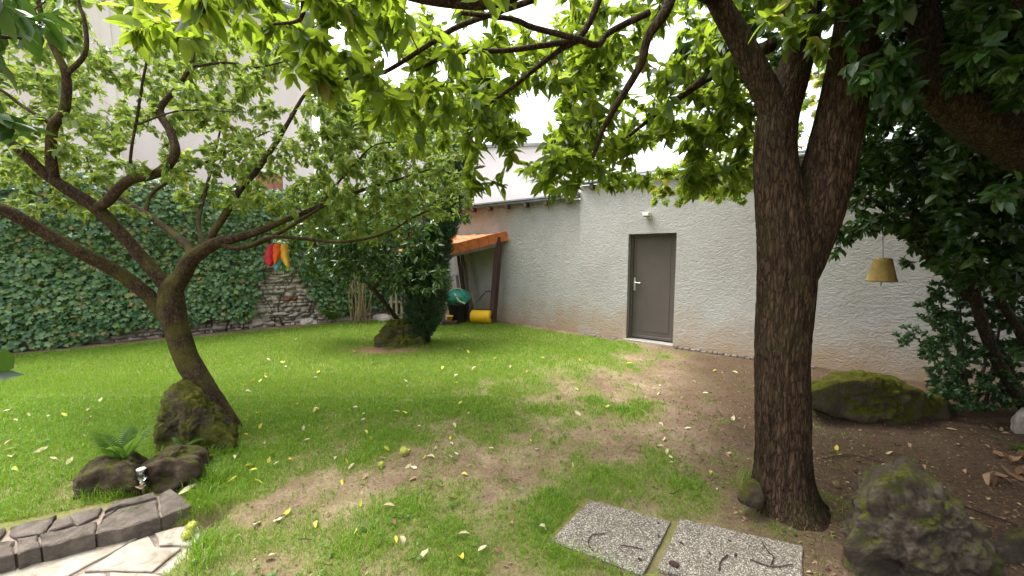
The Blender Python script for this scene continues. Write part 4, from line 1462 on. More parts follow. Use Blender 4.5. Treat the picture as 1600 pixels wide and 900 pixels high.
# ---- light green tree in the corner behind
rngS = np.random.default_rng(707)
sp = thing('corner_tree', [*D(668, 400, 8.6)[:2], 0], 'light green bushy tree filling the corner above the tiled shed', 'tree')
sk = Skel()
c0 = D(668, 400, 8.6)
mb = MB()
W_ = np.array([[c0[0], c0[1], -.05, .07], [c0[0] - .05, c0[1], 1.2, .06], [c0[0] + .1, c0[1] - .1, 2.4, .045], [c0[0] + .1, c0[1], 3.6, .03], [c0[0], c0[1], 4.8, .012]])
bark_tube(mb, W_, 14, .05, .1, 6, 2, 2)
mb.build('trunk', M['bark_dark'], sp, smooth=True)
s_ = spline(W_, .08)
sk.add(s_[:, :3], s_[:, 3])
tg = boxes([(600, 740, 150, 330, 7.7, 9.0, 323), (560, 680, 180, 330, 7.9, 9.2, 153), (690, 735, 300, 350, 7.6, 8.2, 27)], rngS)
mb = MB()
paths = sk.grow(tg, mb, rngS, 0.05, .1, kmax=.012)
o = mb.build('twigs', M['twig'], sp, smooth=True)
o['kind'] = 'stuff'
pos, d, n, s = leafing(paths, rngS, 7, 12, (.08, .125), 0.3, 0.9, 0.7)
foliage(sp, T_LEFT, pos, d, n, s, M['leaf_light'], 200, 6)

# ---- maple against the garage
rngM = np.random.default_rng(808)
mp_ = thing('maple', [3.22, 4.5, 0], 'young yellow-green maple with lobed leaves hanging before the garage wall', 'maple')
sk = Skel()
mb = MB()
W_ = np.array([[3.22, 4.5, -.04, .04], [3.2, 4.5, 1.0, .034], [3.22, 4.5, 2.0, .026], [3.1, 4.6, 2.8, .02], [2.6, 4.9, 3.4, .012]])
bark_tube(mb, W_, 12, .04, .1, 6, 2, 2)
mb.build('trunk', M['bark_dark'], mp_, smooth=True)
s_ = spline(W_, .06)
sk.add(s_[:, :3], s_[:, 3])
tg = boxes([(1010, 1190, 235, 318, 4.6, 5.6, 60), (1060, 1300, 90, 260, 4.6, 5.6, 80), (1000, 1080, 265, 300, 5.0, 5.8, 20)], rngM, [(1030, 250, 36, 14)])
mb = MB()
paths = sk.grow(tg, mb, rngM, 0.05, .1)
o = mb.build('twigs', M['twig'], mp_, smooth=True)
o['kind'] = 'stuff'
pos, d, n, s = leafing(paths, rngM, 5, 6, (.07, .11), 0.5, 0.9, 0.6)
foliage(mp_, T_MAPLE, pos, d, n, s, M['leaf_maple'], 200, 7)

# ---- shrubs and trees in the dark corner
rngD = np.random.default_rng(909)
la = thing('laurel_tree', [*G(1612, 655)[:2], 0], 'slender many-stemmed laurel shading the end of the garage wall farthest from the shed', 'tree')
sk = Skel()
for q, row in enumerate(([(1615, 665, 3.65, .055), (1580, 600, 3.62, .05), (1552, 550, 3.6, .045), (1530, 490, 3.55, .042), (1512, 410, 3.5, .04), (1491, 333, 3.45, .038), (1497, 250, 3.4, .035), (1480, 180, 3.4, .03), (1470, 60, 3.4, .02), (1460, -100, 3.4, .012)],
                         [(1525, 470, 3.54, .032), (1500, 455, 3.55, .03), (1467, 417, 3.6, .028), (1427, 380, 3.65, .026), (1400, 343, 3.7, .022), (1370, 320, 3.7, .014), (1330, 300, 3.7, .008)],
                         [(1425, 378, 3.65, .02), (1427, 330, 3.6, .018), (1450, 290, 3.55, .014), (1500, 255, 3.5, .012)],
                         [(1640, 640, 3.6, .04), (1600, 533, 3.55, .036), (1556, 450, 3.5, .03), (1560, 350, 3.45, .025), (1590, 200, 3.4, .018)])):
    W_ = pxs(row)
    if row[0][0] > 1600:
        W_[0][2] = -0.04
    mb = MB()
    bark_tube(mb, W_, 16, .04, .12, 7, 2, q)
    mb.build('stem', M['bark_dark'], la, smooth=True)
    s_ = spline(W_, .05)
    sk.add(s_[:, :3], s_[:, 3])
tg = boxes([(1300, 1480, 150, 400, 3.3, 4.3, 345), (1340, 1470, 340, 420, 3.5, 4.2, 50), (1450, 1640, 60, 440, 3.0, 4.1, 436), (1330, 1640, -80, 200, 3.2, 4.2, 276), (1320, 1660, -300, -60, 3.0, 4.4, 184), (1330, 1660, 30, 190, 4.4, 5.6, 206)], rngD, [(1385, 425, 80, 70), (1420, 450, 60, 50)])
tg = np.vstack([tg, boxes([(1450, 1640, 180, 450, 2.7, 3.4, 130), (1400, 1500, 250, 420, 3.4, 4.2, 60)], rngD), wboxes([(3.0, 6.0, 2.6, 4.4, 3.2, 4.8, 260), (4.5, 8.0, 3.6, 6.5, 3.3, 6.0, 420)], rngD)])  # wboxes: unseen crown extension, added to keep sky light off this corner
mb = MB()
paths = sk.grow(tg, mb, rngD, 0.04, .1, kmax=.01)
o = mb.build('twigs', M['twig'], la, smooth=True)
o['kind'] = 'stuff'
pos, d, n, s = leafing(paths, rngD, 7, 9, (.065, .11), 0.35, 0.9, 0.7)
foliage(la, T_LEFT, pos, d, n, s, M['leaf_laurel'], 300, 7)

bx_ = thing('small_leaved_shrub', [*D(1530, 600, 3.9)[:2], 0], 'dense small-leaved evergreen shrub at the foot of the slender laurel', 'shrub')
sk = Skel()
bc = D(1530, 600, 3.9)
for q in range(7):
    a = q * 0.9
    W_ = np.array([[bc[0] + .1 * math.cos(a), bc[1] + .08 * math.sin(a), -.04, .018], [bc[0] + .3 * math.cos(a), bc[1] + .15 * math.sin(a), .5, .014], [bc[0] + .45 * math.cos(a), bc[1] + .2 * math.sin(a), 1.2, .006]])
    mb = MB()
    mb.tube(spline(W_, .05)[:, :3], spline(W_, .05)[:, 3], 7)
    mb.build('stem', M['twig'], bx_, smooth=True)
    s_ = spline(W_, .05)
    sk.add(s_[:, :3], s_[:, 3])
tg = boxes([(1450, 1640, 440, 640, 3.5, 4.15, 495), (1430, 1480, 470, 560, 3.8, 4.2, 36), (1390, 1440, 500, 540, 3.9, 4.2, 7)], rngD)
tg = tg[tg[:, 2] > 0.05]
mb = MB()
paths = sk.grow(tg, mb, rngD, 0.04, .1)
o = mb.build('twigs', M['twig'], bx_, smooth=True)
o['kind'] = 'stuff'
pos, d, n, s = leafing(paths, rngD, 9, 30, (.034, .052), 0.1, 1.0, 0.7, .9)
foliage(bx_, T_SMALL, pos, d, n, s, M['leaf_box'], 100, 6)

ov = thing('overhanging_tree', [3.55, 2.15, 0], 'dark tree whose thick limb leans across above the mossy boulders', 'tree')
sk = Skel()
for q, row in enumerate(([(1800, 700, 2.15, .15), (1770, 420, 2.2, .14), (1680, 290, 2.25, .13), (1600, 228, 2.3, .125), (1530, 188, 2.32, .115), (1480, 150, 2.35, .1), (1456, 90, 2.38, .085), (1436, 20, 2.4, .075), (1420, -80, 2.4, .06), (1380, -260, 2.4, .03)],
                         [(1500, 170, 2.33, .06), (1430, 150, 2.4, .05), (1388, 112, 2.45, .045), (1358, 62, 2.5, .04), (1334, 0, 2.5, .035), (1300, -120, 2.5, .02)],
                         [(1680, 290, 2.25, .08), (1640, 150, 2.0, .06), (1580, 0, 1.9, .04), (1500, -160, 1.9, .02)])):
    W_ = pxs(row)
    if q == 0:
        W_[0][:3] = [3.55, 2.15, -.05]
        W_[1][:3] = [3.5, 2.18, 1.2]
    mb = MB()
    bark_tube(mb, W_, 36, .025, .12, 9, 2, q + 50, .25 if q == 0 else 0)
    mb.build('trunk' if q == 0 else 'limb', M['bark_dark'], ov, smooth=True)
    s_ = spline(W_, .05)
    sk.add(s_[:, :3], s_[:, 3])
tg = boxes([(1330, 1640, -60, 130, 1.7, 3.0, 338), (1320, 1660, -420, -50, 1.4, 3.4, 442), (1660, 2100, -300, 300, 1.4, 2.8, 312), (1380, 1520, 60, 170, 1.9, 2.2, 41), (1560, 1640, 60, 330, 1.9, 2.2, 20)], rngD, [(1500, 180, 75, 55), (1450, 60, 45, 90), (1580, 225, 70, 60), (1365, 60, 30, 70)])
tg_shade = wboxes([(1.5, 6.0, 0.0, 3.9, 3.1, 5.0, 900), (1.5, 6.0, -2.4, 0.2, 2.6, 4.8, 650), (3.9, 6.0, -1.0, 3.0, 0.5, 3.1, 420)], rngD)  # unseen crown overhead, right and behind the camera, added to darken this side
mb = MB()
paths = sk.grow(tg, mb, rngD, 0.04, .1, kmax=.012)
o = mb.build('twigs', M['twig'], ov, smooth=True)
o['kind'] = 'stuff'
pos, d, n, s = leafing(paths, rngD, 8, 11, (.06, .1), 0.35, 0.9, 0.7)
mb = MB()
paths = sk.grow(tg_shade, mb, rngD, 0.04, .1, kmax=.014)
o = mb.build('twigs', M['twig'], ov, smooth=True)
o['kind'] = 'stuff'
q4 = leafing(paths, rngD, 9, 14, (.11, .17), 0.3, 0.9, 0.9)
o = foliage(ov, T_DIA, *q4, M['leaf_laurel'], 0, seed=3)
foliage(ov, T_LEFT, pos, d, n, s, M['leaf_laurel'], 300, 8)

# ------------------------------------------------------------------ rocks
def cell(P, seed=0):
    I = np.floor(P)
    d1 = np.full(len(P), 9.0)
    d2 = np.full(len(P), 9.0)
    for a in (-1, 0, 1):
        for b_ in (-1, 0, 1):
            for c_ in (-1, 0, 1):
                J = I + np.array([a, b_, c_])
                f = J + np.stack([hash3(J[:, 0], J[:, 1], J[:, 2], seed + q) for q in (1, 2, 3)], 1)
                dd = np.linalg.norm(P - f, axis=1)
                d2 = np.minimum(d2, np.maximum(d1, dd))
                d1 = np.minimum(d1, dd)
    return d1, d2


def rock(name, pts, mat, label, sub=5, amp=0.05, soft=0.03, seed=0, fr=4.0):
    bm = bmesh.new()
    for p in pts:
        bm.verts.new(Vector([float(q) for q in p]))
    res = bmesh.ops.convex_hull(bm, input=bm.verts[:])
    bm.normal_update()
    c = np.mean(np.array(pts), axis=0)
    planes = []
    for f in bm.faces:
        nn_ = np.array(f.normal)
        dd_ = np.dot(np.array(f.verts[0].co) - c, nn_)
        if dd_ < 0:
            nn_, dd_ = -nn_, -dd_
        planes.append((nn_, max(dd_, 0.01)))
    bm.free()
    bm = bmesh.new()
    bmesh.ops.create_icosphere(bm, subdivisions=sub, radius=1)
    bm.verts.ensure_lookup_table()
    U = np.array([v_.co for v_ in bm.verts])
    inv = np.stack([np.maximum(U @ n_, 0) / d_ for n_, d_ in planes], 1)
    pw = 26.0
    rad = 1.0 / (np.sum(inv ** pw, 1) ** (1 / pw))
    P = c + U * rad[:, None]
    rid = 1 - np.abs(2 * fbm(P * fr, seed, 4) - 1) * 2
    amp = amp * 1.5
    q1 = fbm(P * fr * 2.2, seed + 3, 5)
    rid2 = 1 - np.abs(2 * fbm(P * fr * 3.1, seed + 7, 4) - 1) * 2
    P = P + U * (amp * 0.9 * rid + amp * 1.6 * (q1 - 0.5) + amp * 0.5 * rid2 + amp * 0.5 * (fbm(P * fr * 9, seed + 11, 3) - .5))[:, None]
    wp = P * fr * 1.5 + 1.2 * np.stack([fbm(P * fr * 2, seed + q, 3) for q in (21, 22, 23)], 1)
    f1, f2 = cell(wp, seed)
    g1, g2 = cell(wp * 2.7, seed + 4)
    P = P + U * (amp * (0.7 * np.minimum(f2 - f1, .3) - 0.3 * f1) + amp * 0.35 * np.minimum(g2 - g1, .3))[:, None]
    base = np.array([c[0], c[1], 0])
    for v_, p in zip(bm.verts, P):
        v_.co = Vector(p - base)
    me = bpy.data.meshes.new(name)
    bm.to_mesh(me)
    bm.free()
    me.polygons.foreach_set('use_smooth', np.ones(len(me.polygons), bool))
    me.materials.append(mat)
    o = link(name, me, None, base)
    tag(o, label, 'rock')
    return o


def rpts(front, Yf, back, Yb):
    return [D(a, b_, Yf) for a, b_ in front] + [D(a, b_, Yb) for a, b_ in back]


rock('boulder', rpts([(250, 702), (258, 650), (276, 616), (300, 625), (335, 662), (366, 690), (360, 708), (300, 716)], 3.0, [(258, 680), (268, 612), (288, 603), (308, 612), (345, 655), (352, 672), (270, 672)], 3.3), M['rock_moss'],
     'pointed mossy boulder leaning against the leaning tree trunk', amp=.035, seed=5, sub=6)
rock('boulder', rpts([(128, 782), (148, 742), (185, 730), (205, 738), (212, 775)], 2.45, [(135, 765), (165, 722), (205, 716), (222, 740)], 2.75), M['rock_earth'], 'low mossy lump of rock with a fern growing on it', amp=.035, seed=8)
rock('boulder', rpts([(208, 768), (222, 738), (262, 722), (298, 722), (310, 738), (296, 752), (240, 775)], 2.5, [(225, 725), (268, 706), (310, 708), (318, 722), (250, 745)], 2.8), M['rock_earth'], 'low brown rock with a mossy top between kerb and pointed boulder', amp=.035, seed=13)
rock('boulder', rpts([(1345, 935), (1338, 840), (1350, 790), (1392, 752), (1425, 748), (1450, 775), (1490, 830), (1545, 880), (1565, 930)], 1.78, [(1345, 860), (1372, 775), (1415, 748), (1445, 758), (1500, 810), (1545, 855)], 2.1), M['rock'],
     'jagged grey mossy boulder beside the big tree trunk', amp=.05, seed=21, sub=6)
rock('boulder', rpts([(1540, 905), (1552, 862), (1580, 842), (1640, 838), (1680, 870), (1680, 920)], 1.85, [(1560, 860), (1590, 836), (1650, 832)], 2.05), M['rock'], 'small brown rock half hidden beside the jagged boulder', amp=.03, seed=25, sub=4)
rock('boulder', rpts([(1262, 632), (1272, 604), (1320, 596), (1380, 598), (1420, 612), (1436, 640), (1398, 664), (1330, 650)], 3.55, [(1275, 610), (1320, 594), (1385, 592), (1440, 612), (1440, 640), (1280, 630)], 4.0), M['rock_moss'],
     'long low mossy boulder in front of the garage wall', amp=.05, seed=31)
rock('boulder', rpts([(1418, 655), (1420, 622), (1462, 624), (1482, 636), (1482, 656)], 3.65, [(1420, 622), (1470, 620), (1484, 640), (1484, 652)], 3.95), M['rock_moss'], 'dark square rock at the end of the long mossy boulder', amp=.03, seed=35, sub=4)
rock('boulder', rpts([(1582, 692), (1588, 655), (1605, 645), (1640, 690)], 3.3, [(1585, 680), (1600, 640), (1640, 660)], 3.45), M['stone'], 'pale grey stone at the foot of the slender laurel', amp=.02, seed=41, sub=4)
rock('boulder', rpts([(592, 540), (600, 522), (618, 510), (640, 510), (655, 530), (652, 546)], 6.55, [(595, 535), (615, 506), (645, 506), (660, 530)], 6.9), M['rock_moss'], 'mossy stump-like rock at the foot of the yew', amp=.06, seed=45)
rock('boulder', rpts([(1163, 782), (1158, 770), (1170, 755), (1182, 760), (1184, 785)], 2.2, [(1165, 770), (1172, 754), (1186, 765)], 2.32), M['rock_moss'], 'fist-sized mossy stone against the base of the big trunk', amp=.02, seed=49, sub=4)
for q, (px, py, w_) in enumerate(((700, 502, .2), (535, 500, .25), (480, 506, .2), (597, 500, .22))):
    c = G(px, py)
    pt = [c + np.array([a * w_, b_ * w_ * .6, zz * w_ * .6]) for a, b_, zz in ((-1, 0, -.2), (1, 0, -.1), (0, -1, -.2), (0, 1, 0), (-.6, -.4, .8), (.5, -.3, .7), (.2, .6, .8), (-.5, .5, .6), (.9, .3, .4))]
    rock('boulder', pt, M['stone'], ('flat grey stone lying by the tiled shed', 'grey stone lying at the foot of the ivy by the fern', 'loose wall stone below the bare patch of rubble', 'grey stone under the rhododendron beside the canes')[q], amp=.03, seed=60 + q, sub=4)


# ------------------------------------------------------------------ ferns, canes
def fern(base, nf, L, label, seed, tilt=0.6, az=None):
    r = np.random.default_rng(seed)
    root = thing('fern', base, label, 'fern')
    for k in range(nf):
        a = r.uniform(0, 2 * math.pi) if az is None else az[k]
        t = np.linspace(0, 1, 20)
        l = L * r.uniform(.7, 1.05)
        hor = np.array([math.cos(a), math.sin(a), 0])
        P = np.asarray(base, float) + hor * (t * l * tilt)[:, None] + UP * (l * (t * 0.95 - 0.55 * t ** 2.2 * tilt))[:, None]
        mb = MB()
        mb.tube(P, np.linspace(.003, .001, 20), 5)
        T = nrm(np.gradient(P, axis=0))
        V, F = T_SMALL[0]
        for i in range(2, 20):
            sd_ = nrm(np.cross(T[i], UP))
            ll = l * 0.17 * math.sin(math.pi * min(1, 0.2 + 0.8 * i / 20.0)) + .006
            for sgn in (-1, 1):
                dd_ = nrm(sd_ * sgn + T[i] * 0.35)
                nn_ = nrm(np.cross(sd_, T[i]))
                X_, Y_, Z_ = frames(dd_[None], nn_[None])
                mb.add(P[i] + ll * (V[:, 0:1] * 0.3 * X_ + V[:, 1:2] * Y_ + V[:, 2:3] * Z_), F)
        mb.build('frond', M['fern'], root, smooth=True)
    return root


fern(D(192, 722, 2.6), 13, .34, 'clump of upright ferns growing on the low mossy rock', 1, .55)
fern(D(285, 704, 2.92), 4, .22, 'small fern sprouting between the pointed boulder and low rock', 2, .9, [0.2, 0.6, 1.2, 2.6])
fern(G(525, 503) + np.array([0, 0, 0]), 11, .75, 'pale green fern at the foot of the ivy wall', 3, .85)
fern(G(1590, 705) + np.array([0, 0, 0]), 7, .2, 'small bright fern beside the pale grey stone', 4, .8)
cn = thing('cane_clump', [*G(565, 505)[:2], 0], 'clump of thin upright brown canes in front of the stone wall', 'canes')
r = np.random.default_rng(77)
for k in range(18):
    b0 = G(565 + r.normal(0, 9), 505 + r.normal(0, 1))
    tp = b0 + np.array([r.normal(0, .16), r.normal(0, .12), r.uniform(.9, 1.5)])
    mb = MB()
    mb.tube(spline(np.array([[*b0[:2], -.03, .014], [*((b0 + tp) / 2 + r.normal(0, .03, 3)), .011], [*tp, .006]]), .1)[:, :3], .010, 6)
    mb.build('cane', M['cane'], cn, smooth=True)
pk = thing('stake_fence', [*G(650, 500)[:2], 0], 'row of thin pale wooden stakes standing behind the yew', 'fence')
for k in range(9):
    b0 = D(612 + k * 8, 500, 8.0)
    mb = MB()
    h = r.uniform(.85, 1.1)
    mb.box([b0[0], b0[1], h / 2 - .05], (.022, 0, 0), (0, .012, 0), UP * h / 2)
    mb.build('stake', M['wood_grey'], pk)
b0, b1 = D(608, 500, 8.0), D(682, 500, 8.0)
mb = MB()
mb.box([(b0[0] + b1[0]) / 2, b0[1] + .025, .6], ((b1[0] - b0[0]) / 2, 0, 0), (0, .012, 0), UP * .025)
mb.build('rail', M['wood_grey'], pk)

# ------------------------------------------------------------------ lean-to shed
sh = thing('lean_to_shed', W(-3.9, .7, 0), 'open lean-to shed with orange roof tiles and dark corner post', 'shed')
PF = W(-3.02, 0.03, 0)                       # post at the garage wall
SDIR = nrm(D(690, 505, 8.75)[:2] - PF[:2])
SDIR = np.array([SDIR[0], SDIR[1], 0])
PO = PF + SDIR * 1.35
BKD = -EX * 1.0
zA, zB = 2.0, 1.66


def beam(name, a, b_, w_, h_, mat, parent, upv=UP):
    a, b_ = np.asarray(a, float), np.asarray(b_, float)
    t = nrm(b_ - a)
    sd_ = nrm(np.cross(t, upv))
    u_ = np.cross(sd_, t)
    mb = MB()
    mb.box((a + b_) / 2, (b_ - a) / 2, sd_ * w_ / 2, u_ * h_ / 2)
    return bevel(mb.build(name, mat, parent), 0.008)


beam('post', PF + np.array([-.16, 0, -.05]) + NX * .06, PF + UP * (zA + .0) + NX * .06, .13, .13, M['wood_dark'], sh, NX)
beam('post', PO + UP * -.05, PO + UP * (zB - .06), .1, .1, M['wood_grey'], sh, NX)
beam('beam', PF + UP * (zA - .15) + NX * .06 + SDIR * -.02, PO + UP * (zB - .15) + NX * .06 + SDIR * .15, .07, .13, M['wood'], sh)
beam('beam', PF + BKD * 1.5 + UP * (zA - .09) + NX * .06, PO + BKD * 1.5 + UP * (zB - .09), .07, .13, M['wood'], sh)
slope = nrm((PO + UP * zB) - (PF + UP * zA))
rn = nrm(np.cross(slope, BKD))
if rn[2] < 0:
    rn = -rn
mb = MB()
c = (PF + PO) / 2 + UP * ((zA + zB) / 2) + BKD * .75 + rn * .012
mb.box(c, slope * .82, nrm(BKD) * .82, rn * .012)
mb.build('roof_boarding', M['wood'], sh)
nc, nr = 7, 6
tw = 1.62 / nc
for i in range(nc):
    for j in range(nr):
        cc = PF + UP * zA + slope * (-.06 + tw * (i + .5)) + BKD * (-.08 + .28 * (j + .5)) + rn * (.045 + .006 * (i % 2) + .006 * (j % 2))
        mb = MB()
        # barrel tile: arched strip with thickness
        ww = tw * .96
        A1 = []
        for a in np.linspace(-1, 1, 7):
            A1.append((a * .14, .03 * (1 - a * a)))
        V, F = [], []
        for e_ in (-1, 1):
            for (x_, z_) in A1:
                V.append(cc + slope * e_ * ww / 2 + nrm(BKD) * x_ + rn * z_)
            for (x_, z_) in A1:
                V.append(cc + slope * e_ * ww / 2 + nrm(BKD) * x_ + rn * (z_ - .014))
        for q in range(6):
            F += [(q, q + 1, 14 + q + 1, 14 + q), (7 + q, 21 + q, 21 + q + 1, 7 + q + 1), (q, 7 + q, 7 + q + 1, q + 1), (14 + q, 14 + q + 1, 21 + q + 1, 21 + q)]
        F += [(0, 14, 21, 7), (6, 13, 27, 20)]
        mb.add(V, F)
        mb.build('roof_tile', M['tile'], sh)
    # verge tile turned down over the front edge
    cc = PF + UP * zA + slope * (-.06 + tw * (i + .5)) - BKD * .13 + rn * (.015 + .004 * (i % 2))
    mb = MB()
    mb.box(cc, slope * tw * .475, nrm(BKD) * .012, rn * .115)
    bevel(mb.build('verge_tile', M['tile'], sh), .006)

# things stored under the shed
FW = -nrm(BKD)                                # out of the shed front


def at_shed(px, py, Y):
    p = G(px, py)
    return D(px, py, Y) * np.array([1, 1, 0])


lr = at_shed(752, 502, 8.85)
ro = thing('lawn_roller', lr, 'yellow lawn roller with a bent black tube handle', 'roller')
rx = nrm(np.array([0.96, -.28, 0]))
ry = np.array([rx[1], -rx[0], 0])
mb = MB()
cc = lr + UP * .155
prof = [(-.24, .0), (-.24, .12), (-.228, .145), (-.21, .155), (.21, .155), (.228, .145), (.24, .12), (.24, .0)]
ang = np.linspace(0, 2 * math.pi, 33)[:-1]
V = [cc + rx * a + (math.cos(t) * UP + math.sin(t) * ry) * max(r_, .001) for a, r_ in prof for t in ang]
F = [(i * 32 + j, i * 32 + (j + 1) % 32, (i + 1) * 32 + (j + 1) % 32, (i + 1) * 32 + j) for i in range(7) for j in range(32)]
mb.add(V, F)
mb.build('drum', M['yellow'], ro, smooth=True)
mb = MB()
mb.tube([cc + rx * .235, cc + rx * .26], .035, 16)
mb.build('hub', M['black'], ro, smooth=True)
hL, hR = cc - rx * .255, cc + rx * .265
tl, tr2 = cc - rx * .02 + UP * .56 - ry * .35, cc + rx * .265 + UP * .54 - ry * .35
mb = MB()
W_ = spline(np.array([[*hL, .011], [*(hL + UP * .17 - ry * .02), .011], [*(tl - UP * .05 - rx * .03), .011], [*(tl + rx * .03), .011], [*(tr2 - rx * .04 + UP * .01), .011], [*(tr2 - UP * .05), .011], [*(hR + UP * .1), .011], [*hR, .011]]), .02)
mb.tube(W_[:, :3], .011, 8)
mb.build('handle', M['black'], ro, smooth=True)
mb = MB()
mb.tube([hL + UP * .17, hR + UP * .17], .009, 8)
mb.build('cross_bar', M['black'], ro, smooth=True)

bp = at_shed(716, 503, 9.0)
bi = thing('black_bin', bp, 'black tapered plastic bin standing in the shed', 'bin')
mb = MB()
prof = [(.0, .0), (.17, .0), (.185, .02), (.235, .42), (.255, .425), (.255, .45), (.23, .45), (.22, .43), (.0, .40)]
V = [bp + UP * z_ + max(r_, .001) * np.array([math.cos(t), math.sin(t), 0]) for r_, z_ in prof for t in ang]
F = [(i * 32 + j, i * 32 + (j + 1) % 32, (i + 1) * 32 + (j + 1) % 32, (i + 1) * 32 + j) for i in range(len(prof) - 1) for j in range(32)]
mb.add(V, F)
mb.build('tub', M['black'], bi, smooth=True)
for sgn in (-1, 1):
    mb = MB()
    q = bp + UP * .36 + np.array([sgn * .24, 0, 0])
    mb.tube([q + np.array([0, -.06, 0]), q + np.array([sgn * .035, -.05, 0]), q + np.array([sgn * .035, .05, 0]), q + np.array([0, .06, 0])], .01, 6)
    mb.build('handle', M['black'], bi, smooth=True)
gb = thing('green_bag', bp + UP * .44, 'crumpled green plastic garden bag heaped on the black bin', 'bag')
bm = bmesh.new()
bmesh.ops.create_icosphere(bm, subdivisions=4, radius=1)
U = np.array([v_.co for v_ in bm.verts])
rr = 1 + .28 * (fbm(U * 1.6, 2, 3) - .5) + .22 * (1 - np.abs(2 * fbm(U * 2.6, 7, 3) - 1) * 2) * .5
P = U * rr[:, None] * np.array([.28, .24, .19]) + np.array([0, 0, .15])
P[:, 2] = np.maximum(P[:, 2], .0 + .02 * fbm(U * 4, 4, 2))
for v_, p in zip(bm.verts, P):
    v_.co = Vector(p)
me = bpy.data.meshes.new('sack')
bm.to_mesh(me)
bm.free()
me.materials.append(M['bag'])
me.polygons.foreach_set('use_smooth', np.ones(len(me.polygons), bool))
link('sack', me, gb)
mb = MB()
q = bp + UP * .44
W_ = spline(np.array([[*(q + [-.06, -.2, .27]), .02], [*(q + [0, -.24, .2]), .02], [*(q + [.06, -.27, .1]), .02], [*(q + [.2, -.24, .03]), .02]]), .03)
mb.tube(W_[:, :3], .02, 8)
mb.tube(spline(np.array([[*(q + [-.08, -.1, .31]), .01], [*(q + [-.02, -.12, .37]), .01], [*(q + [.08, -.1, .36]), .01], [*(q + [.12, -.08, .29]), .01]]), .02)[:, :3], .01, 8)
mb.build('strap', M['bag_pale'], gb, smooth=True)
sb = at_shed(703, 504, 8.68)
mb = MB()
mb.box(sb + UP * .045, (.17, 0, 0), (0, .09, 0), UP * .045)
o = bevel(mb.build('wooden_block', M['wood_dark'], loc=sb), .006)
tag(o, 'low dark wooden block in front of the black bin', 'block')
yc = sb + UP * .09
yo = thing('yellow_pot', yc, 'small yellow plastic pot on the dark wooden block', 'pot')
mb = MB()
prof = [(.0, .0), (.05, .0), (.072, .1), (.08, .1), (.08, .115), (.065, .115), (.05, .02), (.0, .02)]
V = [yc + UP * z_ + max(r_, .001) * np.array([math.cos(t), math.sin(t), 0]) for r_, z_ in prof for t in ang]
F = [(i * 32 + j, i * 32 + (j + 1) % 32, (i + 1) * 32 + (j + 1) % 32, (i + 1) * 32 + j) for i in range(len(prof) - 1) for j in range(32)]
mb.add(V, F)
mb.build('body', M['yellow'], yo, smooth=True)
for (pb_, pt_, w_, mt, lab) in (((741, 502), (727, 412), .13, 'wood_grey', 'round-topped pale plank leaning on the wall inside the shed'), ((733, 503), (722, 396), .1, 'wood', 'long brown plank leaning beside the pale plank in the shed'),
                                ((729, 503), (716, 398), .09, 'wood_dark', 'dark plank leaning behind the green bag in the shed'), ((722, 503), (714, 430), .08, 'wood_grey', 'short weathered plank leaning behind the green bag')):
    a = at_shed(*pb_, 9.2) 
    zz = D(*pt_, 9.5)
    mb = MB()
    t = nrm(zz - a)
    sd_ = nrm(np.cross(t, NX))
    u_ = np.cross(sd_, t)
    mb.box((a + zz) / 2, (zz - a) / 2, sd_ * w_ / 2, u_ * .015)
    if pb_[0] == 741:
        mb.tube([zz - u_ * .0149, zz + u_ * .0149], w_ / 2, 20)
    o = bevel(mb.build('plank', M[mt], loc=a), .004)
    tag(o, lab, 'plank', 'planks leaning inside the shed')

# ------------------------------------------------------------------ rainbow windsock
wy = 3.72
hk = D(434, 364, wy)
ws = thing('windsock', D(433, 380, wy), 'small rainbow windsock of coloured fabric strips hanging from a tree branch', 'windsock')
ctr = D(436, 381, wy)
rad = 15 * wy / 600
mb = MB()
mb.tube([ctr + rad * np.array([math.cos(t), math.sin(t) * .8, .0]) for t in np.linspace(0, 2 * math.pi, 25)], .004, 6, cap=False)
mb.build('ring', M['cord'], ws, smooth=True)
mb = MB()
for t in (0.3, 2.4, 4.5):
    mb.tube([ctr + rad * np.array([math.cos(t), .8 * math.sin(t), 0]), hk + UP * .01], .0018, 5)
mb.build('cord', M['white'], ws)
PANEL = [('s_red', -.02, [(421, 430, 380), (416, 431, 390), (413, 429, 402), (414, 428, 411), (419, 425, 415)]), ('s_orange', -.04, [(426, 440, 380), (425, 441, 391), (426, 437, 403), (428, 431, 413)]),
         ('s_yellow', -.035, [(436, 450, 381), (435, 451, 393), (440, 452, 406), (448, 453, 418)]), ('s_blue', .0, [(430, 439, 399), (429, 440, 408), (428, 437, 417), (429, 433, 421)]),
         ('s_green', .01, [(442, 451, 405), (446, 452, 414), (449, 453, 422)]), ('s_violet', .01, [(417, 427, 408), (418, 425, 414), (418, 421, 417)])]
for mt, dy, rows in PANEL:
    mb = MB()
    na = 9
    R_ = spline(np.array([[a, b_, c_, 1.0] for a, b_, c_ in rows]) * np.array([1, 1, 1, 1]), 4)
    V = []
    for a, b_, c_, _ in R_:
        for i in range(na):
            f = i / (na - 1)
            x_ = a + (b_ - a) * f
            V.append(D(x_, c_, wy + dy - .035 * math.sin(math.pi * f) + .008 * math.sin(c_ * .45 + f * 3) - .0008 * (c_ - 380)))
    F = [(q * na + i, q * na + i + 1, (q + 1) * na + i + 1, (q + 1) * na + i) for q in range(len(R_) - 1) for i in range(na - 1)]
    mb.add(V, F)
    o = mb.build('fabric_strip', M[mt], ws, smooth=True)
    sm_ = o.modifiers.new('thick', 'SOLIDIFY')
    sm_.thickness = .0015
    sm_.offset = 0

